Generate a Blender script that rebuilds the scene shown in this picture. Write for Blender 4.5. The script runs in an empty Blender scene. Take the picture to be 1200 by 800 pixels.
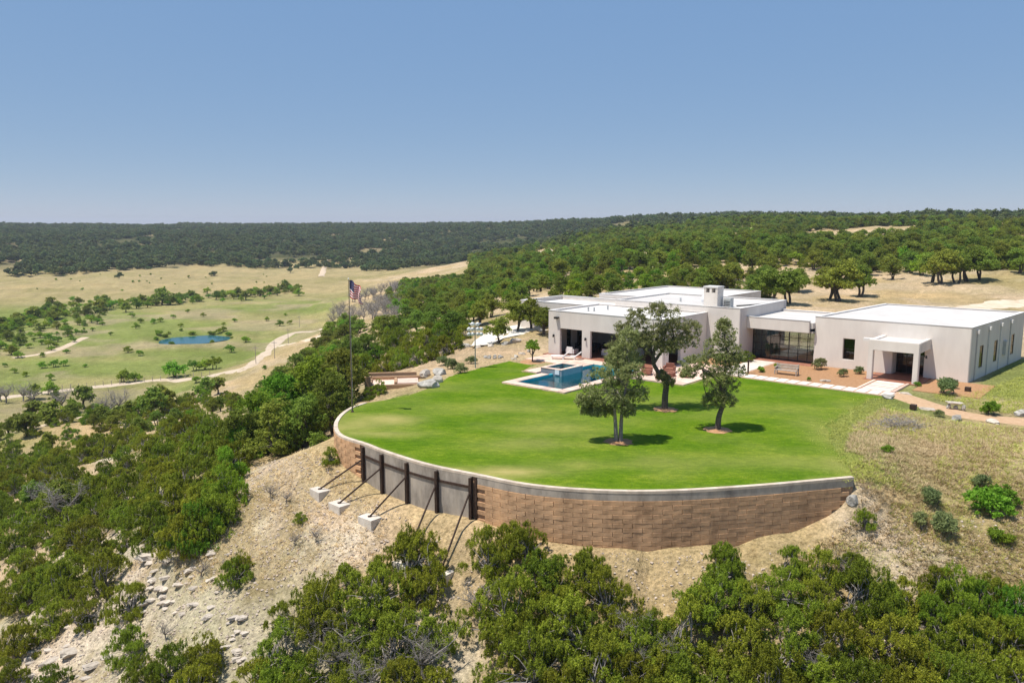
import bpy, bmesh, math, random
import numpy as np
from mathutils import Vector, Matrix, geometry
from mathutils.bvhtree import BVHTree
R = math.radians
random.seed(7); rng = np.random.default_rng(7)
sc = bpy.context.scene
col = sc.collection

# ---------------------------------------------------------------- camera, sky, sun, exposure
FPX, CH = 933.0, 14.1                         # focal length in photo pixels, eye height above the lawn (m)
PITCH = math.atan(137.0 / FPX)
cam_d = bpy.data.cameras.new('camera'); cam = bpy.data.objects.new('camera', cam_d); col.objects.link(cam)
cam_d.sensor_width = 36.0; cam_d.lens = FPX / 1200 * 36; cam_d.clip_start = .5; cam_d.clip_end = 20000
cam.location = (0, 0, CH); cam.rotation_euler = (math.pi / 2 - PITCH, 0, 0)
sc.camera = cam
SUN_EL, SUN_H = R(69), (-.937, -.35)          # sun high on the left, a little behind the camera
w = bpy.data.worlds.new('World'); sc.world = w; w.use_nodes = True
nt = w.node_tree
sky = nt.nodes.new('ShaderNodeTexSky'); sky.sky_type = 'NISHITA'; sky.sun_disc = False
sky.sun_elevation = SUN_EL; sky.sun_rotation = math.atan2(SUN_H[0], SUN_H[1])
sky.air_density = .7; sky.dust_density = 3.0; sky.ozone_density = 6.0; sky.altitude = 3000
nt.nodes['Background'].inputs['Strength'].default_value = .104
# hazy summer sky: an even pale veil over the whole dome softens the blue
vm = nt.nodes.new('ShaderNodeVectorMath'); vm.operation = 'MULTIPLY_ADD'
vm.inputs[1].default_value = (.75, .42, .12); vm.inputs[2].default_value = (1.0, 2.12, 4.3)
nt.links.new(sky.outputs[0], vm.inputs[0]); nt.links.new(vm.outputs[0], nt.nodes['Background'].inputs['Color'])
sd = bpy.data.lights.new('sun', 'SUN'); sd.energy = 4.6; sd.angle = R(.53); sd.color = (1, .94, .84)
so = bpy.data.objects.new('sun', sd); col.objects.link(so); so.location = (-60, -20, 150)
sv = Vector((SUN_H[0] * math.cos(SUN_EL), SUN_H[1] * math.cos(SUN_EL), math.sin(SUN_EL)))
so.rotation_euler = sv.to_track_quat('Z', 'Y').to_euler()
sc.view_settings.view_transform = 'Standard'; sc.view_settings.look = 'None'
sc.view_settings.exposure = .31; sc.view_settings.gamma = 1.0; sc.view_settings.use_curve_mapping = False
sc.render.engine = 'CYCLES'
sc.cycles.max_bounces = 7; sc.cycles.diffuse_bounces = 4; sc.cycles.glossy_bounces = 2
sc.cycles.transmission_bounces = 3; sc.cycles.transparent_max_bounces = 6; sc.cycles.volume_bounces = 0
sc.cycles.use_denoising = True; sc.cycles.caustics_reflective = False; sc.cycles.caustics_refractive = False

# ---------------------------------------------------------------- pixel -> direction helpers
cp, sp = math.cos(PITCH), math.sin(PITCH)
def ray(x, y):
    a, b = (x - 600) / FPX, (400 - y) / FPX
    return np.array((a, cp + b * sp, -sp + b * cp))
def P(x, y, z=0.0):
    r = ray(x, y); t = (z - CH) / r[2]; return (r[0] * t, r[1] * t)
def pix(X, Y, Z):
    """photo pixel of world points (arrays)"""
    d = Y * cp - (Z - CH) * sp; u = Y * sp + (Z - CH) * cp
    d = np.where(d < .1, .1, d)
    return 600 + FPX * X / d, 400 - FPX * u / d

# ---------------------------------------------------------------- materials
def new_mat(name):
    m = bpy.data.materials.new(name); m.use_nodes = True
    t = m.node_tree; b = t.nodes['Principled BSDF']; return m, t, b
def nd(t, typ, **kw):
    n = t.nodes.new(typ)
    for k, v in kw.items():
        if k in n.inputs: n.inputs[k].default_value = v
        else: setattr(n, k, v)
    return n
def ramp(t, fac, stops):
    r = t.nodes.new('ShaderNodeValToRGB'); e = r.color_ramp.elements
    while len(e) < len(stops): e.new(.5)
    for i, (p, c) in enumerate(stops):
        e[i].position = p; e[i].color = (*c, 1) if len(c) == 3 else c
    t.links.new(fac, r.inputs[0]); return r.outputs[0]
def mixc(t, fac, a, b, mode='MIX'):
    n = t.nodes.new('ShaderNodeMix'); n.data_type = 'RGBA'; n.blend_type = mode
    for s, v in ((n.inputs[0], fac), (n.inputs[6], a), (n.inputs[7], b)):
        if hasattr(v, 'is_linked'): t.links.new(v, s)
        elif isinstance(v, (int, float)): s.default_value = v
        else: s.default_value = (*v, 1)
    return n.outputs[2]
def surf(name, ca, cb, scale=3.0, rough=.85, bump=.3, bscale=20.0, bdist=.02, spec=.2, cc=None, metal=0.0, stretch=None, rnd=.16, stain=0):
    """stone / plaster / wood / metal: two tones mixed by noise, fine relief"""
    m, t, b = new_mat(name)
    tc = nd(t, 'ShaderNodeTexCoord'); v = tc.outputs['Object']
    if stretch:
        mp = nd(t, 'ShaderNodeMapping'); mp.inputs['Scale'].default_value = stretch
        t.links.new(v, mp.inputs[0]); v = mp.outputs[0]
    n = nd(t, 'ShaderNodeTexNoise', Scale=scale, Detail=6.0, Roughness=.62); t.links.new(v, n.inputs['Vector'])
    st = [(.3, ca), (.7, cb)]
    if cc: st = [(.28, ca), (.5, cb), (.72, cc)]
    oi = nd(t, 'ShaderNodeObjectInfo')
    mm = nd(t, 'ShaderNodeMapRange'); mm.inputs[3].default_value = 1 - rnd; mm.inputs[4].default_value = 1 + rnd
    t.links.new(oi.outputs['Random'], mm.inputs[0])
    c = mixc(t, 1.0, ramp(t, n.outputs[0], st), mm.outputs[0], 'MULTIPLY')
    if stain:                                   # blotches and runs that cross from piece to piece
        ge = nd(t, 'ShaderNodeNewGeometry'); mp2 = nd(t, 'ShaderNodeMapping'); mp2.inputs['Scale'].default_value = (1, 1, .45); t.links.new(ge.outputs['Position'], mp2.inputs[0])
        n3 = nd(t, 'ShaderNodeTexNoise', Scale=.8, Detail=7.0, Roughness=.7); t.links.new(mp2.outputs[0], n3.inputs['Vector'])
        c = mixc(t, stain, c, ramp(t, n3.outputs[0], [(.36, (.42, .4, .4)), (.5, (.95, .95, .95)), (.66, (1.35, 1.3, 1.22))]), 'MULTIPLY')
    t.links.new(c, b.inputs['Base Color'])
    b.inputs['Roughness'].default_value = rough; b.inputs['Specular IOR Level'].default_value = spec
    b.inputs['Metallic'].default_value = metal
    if bump:
        n2 = nd(t, 'ShaderNodeTexNoise', Scale=bscale, Detail=5.0, Roughness=.7); t.links.new(v, n2.inputs['Vector'])
        bp = nd(t, 'ShaderNodeBump', Strength=bump, Distance=bdist); t.links.new(n2.outputs[0], bp.inputs['Height'])
        t.links.new(bp.outputs[0], b.inputs['Normal'])
    return m
def leafmat(name, lo, hi, trans=.3, hue=.03):
    m, t, b = new_mat(name); t.nodes.remove(b)
    at = nd(t, 'ShaderNodeAttribute', attribute_name='tint')
    c = ramp(t, at.outputs['Fac'], [(0, lo), (1, hi)])
    oi = nd(t, 'ShaderNodeObjectInfo')
    hs = nd(t, 'ShaderNodeHueSaturation')
    mr = nd(t, 'ShaderNodeMapRange'); mr.inputs[3].default_value = .5 - hue; mr.inputs[4].default_value = .5 + hue
    t.links.new(oi.outputs['Random'], mr.inputs[0]); t.links.new(mr.outputs[0], hs.inputs['Hue'])
    m2 = nd(t, 'ShaderNodeMath', operation='MULTIPLY'); m2.inputs[1].default_value = 7.31
    t.links.new(oi.outputs['Random'], m2.inputs[0])
    fr = nd(t, 'ShaderNodeMath', operation='FRACT'); t.links.new(m2.outputs[0], fr.inputs[0])
    mv = nd(t, 'ShaderNodeMapRange'); mv.inputs[3].default_value = .72; mv.inputs[4].default_value = 1.25
    t.links.new(fr.outputs[0], mv.inputs[0]); t.links.new(mv.outputs[0], hs.inputs['Value'])
    t.links.new(c, hs.inputs['Color'])
    d = nd(t, 'ShaderNodeBsdfPrincipled'); d.inputs['Roughness'].default_value = .6; d.inputs['Specular IOR Level'].default_value = .1
    tr = nd(t, 'ShaderNodeBsdfTranslucent'); mx = nd(t, 'ShaderNodeMixShader'); mx.inputs[0].default_value = trans
    t.links.new(hs.outputs[0], d.inputs['Base Color']); t.links.new(hs.outputs[0], tr.inputs['Color'])
    t.links.new(d.outputs[0], mx.inputs[1]); t.links.new(tr.outputs[0], mx.inputs[2])
    t.links.new(mx.outputs[0], t.nodes['Material Output'].inputs[0])
    return m
M = {}
M['juniper'] = leafmat('juniper_foliage', (.05, .077, .009), (.38, .44, .045), .42, .024)
M['oak'] = leafmat('oak_foliage', (.055, .088, .014), (.33, .41, .065), .45)
M['lawn_oak'] = leafmat('lawn_oak_foliage', (.075, .095, .03), (.43, .46, .18), .45, .012)
M['bright'] = leafmat('bright_shrub_foliage', (.08, .15, .012), (.32, .48, .045), .45)
M['sage'] = leafmat('sage_foliage', (.08, .108, .038), (.30, .35, .14), .4)
M['far'] = leafmat('far_foliage', (.04, .064, .024), (.17, .215, .07), .4, .03)
M['dryleaf'] = leafmat('dry_grass_blades', (.44, .335, .17), (.86, .71, .42), .2, .02)
M['greenblade'] = leafmat('green_grass_blades', (.33, .37, .06), (.68, .7, .2), .3)
M['twig'] = leafmat('grey_twigs', (.10, .085, .075), (.30, .26, .23), .0, .01)
M['bark'] = surf('bark', (.05, .04, .032), (.17, .145, .125), 9, .95, .8, 30, .03)
M['palebark'] = surf('pale_bark', (.16, .14, .125), (.36, .33, .3), 9, .95, .8, 30, .03)
M['stucco'] = surf('stucco', (.635, .58, .53), (.73, .675, .62), .9, .92, .35, 60, .01, stretch=(1, 1, .3))
M['trimwhite'] = surf('white_coping', (.6, .575, .55), (.68, .655, .63), 1.2, .7, .1, 40, .005)
M['roofwhite'] = surf('white_roof_membrane', (.53, .50, .47), (.63, .60, .57), .5, .7, .15, 8, .01)
M['steel'] = surf('dark_steel', (.03, .02, .016), (.085, .052, .038), 6, .6, .2, 40, .004)
M['bronze'] = surf('dark_bronze_frame', (.015, .013, .012), (.03, .026, .023), 6, .45, .05, 40, .002, .5)
M['concrete'] = surf('grey_concrete', (.27, .235, .2), (.42, .37, .315), 1.6, .92, .35, 30, .008, stretch=(1, 1, .35), stain=.6)
M['paleconc'] = surf('pale_concrete', (.5, .445, .38), (.68, .62, .55), 2.2, .9, .2, 30, .006)
M['coping'] = surf('pale_wall_coping', (.44, .36, .28), (.6, .51, .42), 2.0, .9, .3, 25, .006, stain=.4)
M['brick'] = surf('wall_block', (.36, .205, .11), (.60, .375, .215), .8, .95, .6, 18, .01, cc=(.48, .295, .165), rnd=.05, stain=.55)
M['mortar'] = surf('wall_mortar', (.30, .19, .12), (.42, .27, .17), 4, .95, .5, 30, .01)
M['stone'] = surf('limestone', (.28, .235, .19), (.58, .51, .43), 2.4, .95, 1.0, 9, .06, cc=(.45, .385, .315))
M['darkstone'] = surf('grey_limestone', (.2, .19, .17), (.52, .49, .44), 2.2, .95, .9, 8, .05)
M['paver'] = surf('pink_paver', (.62, .43, .34), (.74, .56, .46), 2, .85, .2, 40, .004)
M['patiotile'] = surf('terracotta_tile', (.22, .09, .06), (.34, .15, .1), 2, .6, .1, 40, .003)
M['slab'] = surf('pale_path_slab', (.66, .58, .5), (.78, .71, .63), 2, .88, .2, 40, .004)
M['slabbed'] = surf('pink_path_bed', (.5, .34, .25), (.62, .45, .35), 3, .9, .4, 60, .01)
M['mulch'] = surf('orange_gravel', (.34, .18, .085), (.49, .285, .155), 5, .95, .7, 70, .02)
M['wood'] = surf('weathered_wood', (.3, .18, .1), (.48, .32, .2), 3, .85, .4, 20, .006, stretch=(1, 6, 6))
M['greywood'] = surf('grey_wood', (.3, .25, .21), (.46, .41, .36), 3, .85, .4, 20, .006)
M['darkfab'] = surf('dark_fabric', (.02, .02, .022), (.05, .048, .05), 5, .9, .2, 60, .003)
M['whitefab'] = surf('white_fabric', (.72, .7, .68), (.8, .79, .77), 3, .9, .2, 60, .003)
M['galv'] = surf('galvanised_metal', (.42, .43, .42), (.56, .57, .56), 6, .5, .1, 40, .002, .5)
M['whitemetal'] = surf('white_metal', (.75, .76, .78), (.82, .83, .85), 6, .4, .05, 40, .002, .5)
M['greenmetal'] = surf('green_pole_paint', (.2, .24, .21), (.28, .32, .28), 6, .5, .05, 40, .002, .5)
M['interior'] = surf('interior_wall', (.36, .32, .28), (.45, .4, .36), 1, .9, .1, 30, .004)
M['ceiling'] = surf('wood_ceiling', (.05, .032, .02), (.09, .06, .04), 3, .7, .2, 20, .003)
M['polepaint'] = surf('brown_pole_paint', (.10, .075, .055), (.16, .125, .1), 4, .6, .1, 40, .002)
M['black'] = surf('black_metal', (.012, .012, .012), (.024, .024, .024), 6, .5, .05, 40, .002, .4)
def glassmat(name, tint, mixf, rough=.02):
    m, t, b = new_mat(name); t.nodes.remove(b)
    tr = nd(t, 'ShaderNodeBsdfTransparent'); tr.inputs[0].default_value = (*tint, 1)
    gl = nd(t, 'ShaderNodeBsdfGlossy'); gl.inputs['Roughness'].default_value = rough
    lw = nd(t, 'ShaderNodeFresnel'); lw.inputs['IOR'].default_value = 1.32
    ad = nd(t, 'ShaderNodeMath', operation='ADD', use_clamp=True); ad.inputs[1].default_value = mixf
    t.links.new(lw.outputs[0], ad.inputs[0])
    mx = nd(t, 'ShaderNodeMixShader'); t.links.new(ad.outputs[0], mx.inputs[0])
    t.links.new(tr.outputs[0], mx.inputs[1]); t.links.new(gl.outputs[0], mx.inputs[2])
    t.links.new(mx.outputs[0], t.nodes['Material Output'].inputs[0]); return m
M['glass'] = glassmat('window_glass', (.22, .25, .24), .03)
M['hallglass'] = glassmat('hall_glass', (.8, .84, .82), .05)
def watermat(name, tint, ior, bump, bscale):
    m = glassmat(name, tint, 0.0, .03); t = m.node_tree
    fr = [n for n in t.nodes if n.type == 'FRESNEL'][0]; fr.inputs['IOR'].default_value = ior
    tc = nd(t, 'ShaderNodeTexCoord'); n = nd(t, 'ShaderNodeTexNoise', Scale=bscale, Detail=3.0)
    t.links.new(tc.outputs['Object'], n.inputs['Vector'])
    bp = nd(t, 'ShaderNodeBump', Strength=bump, Distance=.05); t.links.new(n.outputs[0], bp.inputs['Height'])
    gl = [n for n in t.nodes if n.type == 'BSDF_GLOSSY'][0]
    t.links.new(bp.outputs[0], gl.inputs['Normal']); t.links.new(bp.outputs[0], fr.inputs['Normal']); return m
M['poolwater'] = watermat('pool_water', (.5, .9, .94), 1.33, .25, 2.5)
M['pooltile'] = surf('blue_pool_plaster', (.04, .33, .40), (.06, .42, .49), 1.5, .7, .1, 20, .004)
M['spatile'] = surf('grey_blue_tile', (.23, .25, .29), (.34, .36, .4), 9, .45, .2, 30, .004, .5)

# ---------------------------------------------------------------- mesh helpers
class MB:
    def __init__(s): s.v = []; s.f = []
    def add(s, vs, fs):
        o = len(s.v); s.v += [tuple(q) for q in vs]; s.f += [tuple(i + o for i in q) for q in fs]; return s
    def box(s, x0, x1, y0, y1, z0, z1, mtx=None):
        vs = [Vector((x, y, z)) for z in (z0, z1) for x, y in ((x0, y0), (x1, y0), (x1, y1), (x0, y1))]
        if mtx is not None: vs = [mtx @ q for q in vs]
        return s.add(vs, [(3, 2, 1, 0), (4, 5, 6, 7), (0, 1, 5, 4), (1, 2, 6, 5), (2, 3, 7, 6), (3, 0, 4, 7)])
    def tube(s, pts, rad, n=7, cap=True):
        pts = [Vector(q) for q in pts]
        if not hasattr(rad, '__len__'): rad = [rad] * len(pts)
        o = len(s.v); up = Vector((0, 0, 1)); prev = None
        for i, q in enumerate(pts):
            d = (pts[min(i + 1, len(pts) - 1)] - pts[max(i - 1, 0)]).normalized()
            a = prev if prev is not None else (up if abs(d.z) < .95 else Vector((1, 0, 0)))
            x = (a - d * a.dot(d)); x = x.normalized() if x.length > 1e-6 else d.orthogonal().normalized()
            prev = x; y = d.cross(x)
            for k in range(n):
                g = 2 * math.pi * k / n; s.v.append(tuple(q + (x * math.cos(g) + y * math.sin(g)) * rad[i]))
        for i in range(len(pts) - 1):
            for k in range(n):
                a, b = o + i * n + k, o + i * n + (k + 1) % n; s.f.append((a, b, b + n, a + n))
        if cap:
            s.f.append(tuple(o + k for k in range(n))[::-1]); s.f.append(tuple(o + (len(pts) - 1) * n + k for k in range(n)))
        return s
    def cyl(s, c, r, h, n=12, r2=None):
        return s.tube([c, (c[0], c[1], c[2] + h)], [r, r if r2 is None else r2], n)
    def mesh(s, name, m, smooth=False, bevel=0.0):
        me = bpy.data.meshes.new(name); me.from_pydata(s.v, [], s.f)
        if bevel:
            b = bmesh.new(); b.from_mesh(me)
            bmesh.ops.bevel(b, geom=b.edges[:], offset=bevel, segments=2, affect='EDGES', profile=.7)
            b.to_mesh(me); b.free()
        me.materials.append(M[m]); me.update()
        if smooth: me.polygons.foreach_set('use_smooth', [True] * len(me.polygons))
        return me
    def build(s, name, m, parent=None, smooth=False, bevel=0.0, **tags):
        return link(name, s.mesh(name, m, smooth, bevel), parent, **tags)
def tag(o, label=None, cat=None, group=None, kind=None):
    for k, v in (('label', label), ('category', cat), ('group', group), ('kind', kind)):
        if v: o[k] = v
    return o
def link(name, me, parent=None, loc=None, **tags):
    o = bpy.data.objects.new(name, me); col.objects.link(o)
    if parent is not None: o.parent = parent
    if loc is not None: o.location = loc
    return tag(o, **tags)
def empty(name, loc, rz=0.0, label=None, cat=None, group=None, scale=None):
    o = bpy.data.objects.new(name, None); col.objects.link(o); o.location = loc; o.rotation_euler = (0, 0, rz)
    o.empty_display_size = .2
    if scale is not None: o.scale = (scale,) * 3 if isinstance(scale, (int, float)) else scale
    return tag(o, label, cat, group)
def np_mesh(name, V, F, m, tint=None, smooth=False):
    me = bpy.data.meshes.new(name); k = F.shape[1]
    me.vertices.add(len(V)); me.vertices.foreach_set('co', np.ascontiguousarray(V, np.float32).ravel())
    me.loops.add(F.size); me.loops.foreach_set('vertex_index', np.ascontiguousarray(F, np.int32).ravel())
    me.polygons.add(len(F)); me.polygons.foreach_set('loop_start', np.arange(0, F.size, k, dtype=np.int32))
    if smooth: me.polygons.foreach_set('use_smooth', np.ones(len(F), bool))
    me.update(calc_edges=True)
    if m: me.materials.append(M[m] if isinstance(m, str) else m)
    if tint is not None:
        a = me.attributes.new('tint', 'FLOAT', 'FACE'); a.data.foreach_set('value', np.ascontiguousarray(tint, np.float32))
    return me

# ---------------------------------------------------------------- noise
_perm = np.random.default_rng(3).permutation(512)
_val = np.random.default_rng(4).random(512)
def vnoise(x, y):
    xi, yi = np.floor(x).astype(int), np.floor(y).astype(int); fx, fy = x - xi, y - yi
    fx = fx * fx * (3 - 2 * fx); fy = fy * fy * (3 - 2 * fy)
    h = lambda a, b: _val[_perm[(_perm[a & 511] + b) & 511]]
    return (h(xi, yi) * (1 - fx) + h(xi + 1, yi) * fx) * (1 - fy) + (h(xi, yi + 1) * (1 - fx) + h(xi + 1, yi + 1) * fx) * fy
def fbm(x, y, o=4):
    s = 0; a = .5; n = 0
    for i in range(o):
        s = s + a * vnoise(x * 2 ** i + 17.3 * i, y * 2 ** i + 5.1 * i); n += a; a *= .55
    return s / n
def sstep(a, b, x):
    t = np.clip((x - a) / (b - a), 0, 1); return t * t * (3 - 2 * t)
def in_poly(X, Y, poly):
    X = np.asarray(X, float); Y = np.asarray(Y, float); c = np.zeros(X.shape, bool); n = len(poly)
    for i in range(n):
        x0, y0 = poly[i][:2]; x1, y1 = poly[(i + 1) % n][:2]
        if y0 == y1: continue
        c ^= ((y0 > Y) != (y1 > Y)) & (X < (x1 - x0) * (Y - y0) / (y1 - y0) + x0)
    return c
def d_line(X, Y, pl, closed=False):
    d = np.full(np.shape(X), 1e9); n = len(pl)
    for i in range(n if closed else n - 1):
        x0, y0 = pl[i][:2]; x1, y1 = pl[(i + 1) % n][:2]; dx, dy = x1 - x0, y1 - y0
        t = np.clip(((X - x0) * dx + (Y - y0) * dy) / (dx * dx + dy * dy + 1e-9), 0, 1)
        d = np.minimum(d, np.hypot(X - x0 - t * dx, Y - y0 - t * dy))
    return d

# ---------------------------------------------------------------- plan of the site
HO, HA = np.array((4.0, 86.8)), R(-40.5)        # house corner (left front) and heading of its facade
HU, HV = np.array((math.cos(HA), math.sin(HA))), np.array((-math.sin(HA), math.cos(HA)))
def uv(u, v): q = HO + HU * u + HV * v; return (q[0], q[1])
def to_uv(X, Y):
    dx, dy = X - HO[0], Y - HO[1]; return dx * HU[0] + dy * HU[1], dx * HV[0] + dy * HV[1]
def catmull(pts, n=8):
    out = []; q = [np.array(a) for a in pts]; q = [2 * q[0] - q[1]] + q + [2 * q[-1] - q[-2]]
    for i in range(1, len(q) - 2):
        for k in range(n):
            t = k / n
            out.append(.5 * (2 * q[i] + (q[i + 1] - q[i - 1]) * t + (2 * q[i - 1] - 5 * q[i] + 4 * q[i + 1] - q[i + 2]) * t * t + (3 * q[i] - q[i - 1] - 3 * q[i + 1] + q[i + 2]) * t ** 3))
    out.append(q[-2]); return [tuple(a) for a in out]
wall_px = [(428, 472.5), (412, 478), (399, 487), (392.5, 499), (399, 511), (428, 521), (450, 529.5), (500, 545), (558, 557), (620, 569), (700, 575.5), (785, 576), (880, 570.5), (950, 564.5), (1000, 560)]
WALL = catmull([P(*q) for q in wall_px], 8)
lawn_right = [P(*q) for q in ((992, 540), (976, 515), (972, 498), (1000, 480), (1023, 467))]
lawn_back = [uv(35.3, .75), uv(20.2, .75), uv(20, -6.2), uv(13.9, -6.2), uv(13.9, -15.6), uv(6.8, -15.6), uv(6.8, -9.9), uv(4.7, -9.9)] + [P(*q) for q in ((626, 427.5), (597, 422), (575, 427), (552, 433), (525, 440), (508, 452), (480, 462), (450, 468))]
LAWN = WALL + lawn_right + lawn_back
# ---------------------------------------------------------------- terrain height field
ctl = []
def cpx(*a):
    for x, y, z in a: ctl.append((*P(x, y, z), z))
wb = []
for x, y, yb in ((392.6, 499, 520), (399, 511, 541), (428, 521, 564), (450, 529.5, 577), (500, 545, 597), (558, 557, 608), (620, 569, 630), (700, 575.5, 641), (785, 576, 642), (880, 570.5, 631), (950, 564.5, 614), (992, 561, 592)):
    q = P(x, y); r = ray(x, yb); z = CH + r[2] * q[1] / r[1]
    wb.append((float(np.argmin([math.hypot(a - q[0], b - q[1]) for a, b in WALL])), z))
for i in range(int(wb[0][0]), len(WALL) - 1, 3):                 # ground along the foot of the wall
    q = np.array(WALL[i]); z = np.interp(i, *zip(*wb)); n = q - np.array((5, 58)); n /= np.linalg.norm(n)
    for d in (-.3, 1.0): ctl.append((q[0] + n[0] * d, q[1] + n[1] * d, z - .1 * max(d, 0)))
for q in ((5, 52), (0, 58), (12, 52), (-5, 60), (-8, 60)): ctl.append((*q, -.3))
cpx((1003, 566, -.25), (1030, 540, -.1), (1010, 500, 0), (1060, 470, 0), (1120, 480, -.05), (1200, 495, -.1), (1100, 520, -.3), (1200, 540, -.6), (1040, 590, -1.5), (1110, 590, -1.7), (1200, 600, -1.9),
    (1010, 625, -2.7), (1100, 650, -3.3), (1200, 660, -3.4), (940, 640, -3.3), (860, 660, -3.9), (760, 680, -4.4), (660, 690, -4.6), (1000, 720, -5.2), (1200, 760, -6.2), (900, 800, -7), (1100, 860, -8), (700, 800, -7.2), (600, 740, -6.2), (560, 660, -4.2),
    (500, 640, -4.0), (470, 625, -3.9), (400, 605, -3.7), (370, 585, -3.5), (300, 560, -3.9), (330, 610, -4.6), (260, 620, -5.6), (200, 650, -7.4), (350, 690, -6.4), (450, 720, -6.4), (450, 800, -8.2),
    (250, 740, -8.4), (300, 800, -9.4), (190, 690, -8.9), (150, 740, -11), (100, 800, -13), (0, 800, -15), (60, 720, -13.2), (0, 700, -15.5), (100, 650, -12.5), (0, 630, -17.5), (150, 600, -10.5), (270, 540, -5.2), (0, 570, -19.5),
    (150, 540, -14), (220, 510, -12), (0, 525, -22), (100, 500, -20.5), (200, 485, -19.5), (300, 490, -9.5), (370, 520, -3.0), (345, 470, -10), (270, 470, -18), (150, 470, -23.5), (0, 485, -24.3),
    (395, 475, -2.6), (420, 462, -1.9), (455, 445, -1.6), (425, 425, -5.5), (380, 440, -10.5), (390, 405, -14), (450, 400, -6.5), (500, 410, -2.5), (540, 385, -2.2), (480, 370, -8), (430, 372, -15), (520, 348, -6),
    (470, 345, -15), (560, 340, -4.5), (545, 415, -.5), (520, 432, -.2), (600, 412, -.1), (560, 395, -.3), (600, 365, -.4), (640, 345, -.2), (600, 340, -3), (545, 322, -12), (600, 322, -5), (620, 308, -8))
for x, y in ((0, 445), (60, 420), (120, 440), (200, 435), (280, 415), (330, 395), (228, 395), (0, 380), (100, 360), (300, 360), (360, 378), (380, 350), (200, 340), (0, 345), (300, 330), (60, 330), (420, 325), (520, 306), (590, 303)):
    cpx((x, y, -25.0))
for a, r, z in ((-33, 640, -25), (-22, 640, -25), (-10, 700, -24), (-4, 760, -22), (-33, 900, -17), (-22, 900, -17), (-10, 950, -15), (-2, 900, -12), (-40, 1600, 6.5), (-25, 1600, 7), (-12, 1700, 8.5), (-3, 1700, 10), (4, 1500, 14), (-45, 700, -25), (-60, 200, -25), (-60, 600, -25), (-60, 1600, 5),
                (3, 500, -4), (5, 700, 2), (8, 1000, 12), (9, 1300, 21), (3, 330, -2), (6, 220, .5), (6, 160, .5), (12, 170, 1.2), (20, 170, 1.2), (28, 170, 1.5), (34, 170, 2), (14, 300, 5), (22, 300, 5), (30, 300, 6), (38, 300, 6), (14, 600, 12), (22, 600, 13.5), (31, 600, 14.5), (40, 600, 14), (14, 1000, 20), (22, 1000, 18), (31, 900, 16),
                (14, 1500, 21), (26, 1500, 17), (40, 1400, 15), (60, 300, 4), (60, 1000, 12), (50, 120, 0), (40, 90, 0), (50, 60, -1), (60, 40, -3)):
    ctl.append((r * math.sin(R(a)), r * math.cos(R(a)), z))
for a in range(-60, 61, 12):
    for r, z in ((3, -10), (10, -10.5), (18, -9.8)): ctl.append((r * math.sin(R(a)), r * math.cos(R(a)), z - max(0, -a) * .06))
    for r, z in ((2300, 6), (3600, 0)): ctl.append((r * math.sin(R(a)), r * math.cos(R(a)), z))
for a in (-175, -140, -100, 100, 140, 175):
    for r, z in ((3, -10), (30, -10), (200, -14), (2000, -10), (3600, 0)): ctl.append((r * math.sin(R(a)), r * math.cos(R(a)), z - (6 if a == -100 else 0)))
ctl = np.array(ctl)
def polar(X, Y): return np.arctan2(X, Y), np.log(np.hypot(X, Y) + 1e-3)
ca, cl = polar(ctl[:, 0], ctl[:, 1])
def kern(d): return d * d * np.log(d + 1e-9)
D = np.hypot(ca[:, None] - ca, cl[:, None] - cl); NC = n = len(ctl)
A = np.zeros((n + 3, n + 3)); A[:n, :n] = kern(D) + np.eye(n) * 2e-4
Q = np.c_[np.ones(n), ca, cl]; A[:n, n:] = Q; A[n:, :n] = Q.T
W = np.linalg.solve(A, np.r_[ctl[:, 2], 0, 0, 0])
def rbf(X, Y):
    X = np.asarray(X, float); Y = np.asarray(Y, float); sh = X.shape; a, l = polar(X.ravel(), Y.ravel()); out = np.empty(a.size)
    for i in range(0, a.size, 20000):
        s = slice(i, i + 20000)
        out[s] = kern(np.hypot(a[s, None] - ca, l[s, None] - cl)) @ W[:NC] + W[NC] + W[NC + 1] * a[s] + W[NC + 2] * l[s]
    return out.reshape(sh)
POND = P(228, 395.5, -25)
def height(X, Y):
    X = np.asarray(X, float); Y = np.asarray(Y, float)
    z = rbf(X, Y); r = np.hypot(X, Y)
    u, v = to_uv(X, Y)
    pad = np.minimum.reduce([u + 3, 42 - u, v + 9, 42 - v]); k = sstep(-7, 0, pad)      # levelled ground round the house
    inl = in_poly(X, Y, LAWN); dl = d_line(X, Y, LAWN, True); dw = d_line(X, Y, WALL)
    rough = sstep(1.5, 6, np.where(inl, 0, dl)) * (1 - k)
    z = z + rough * ((fbm(X * .45, Y * .45, 5) - .5) * .9 + (fbm(X * .09 + 40, Y * .09, 3) - .5) * 2.2 * sstep(25, 90, dl)
                     + (fbm(X * .012, Y * .012 + 9, 3) - .5) * 9 * sstep(350, 700, r))
    flat = sstep(-22.5, -24.5, z) * sstep(120, 160, r) * (1 - sstep(560, 640, r)); z = z * (1 - flat * .8) + flat * .8 * -25
    z = z * (1 - k) + k * -.03
    z = np.where(inl, np.minimum(z, -.02 - .35 * sstep(1.2, 3.2, dl)), z)
    edge = (~inl) & (dw > 3.0); s = sstep(2.5, 0, dl) * edge; z = z * (1 - s) + s * -.01
    pool = sstep(0, 1.6, np.minimum.reduce([u - 5.2, 18.0 - u, v + 15.3, -1.0 - v])); z = z - pool * 2.4
    dp = np.hypot((X - POND[0]) / 13.6, (Y - POND[1]) / 15.0); z = z - 1.6 * sstep(1.15, .55, dp) + .5 * np.exp(-((dp - 1.3) / .18) ** 2)
    return z
def gz(x, y): return float(height(np.array([x]), np.array([y]))[0])

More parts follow.
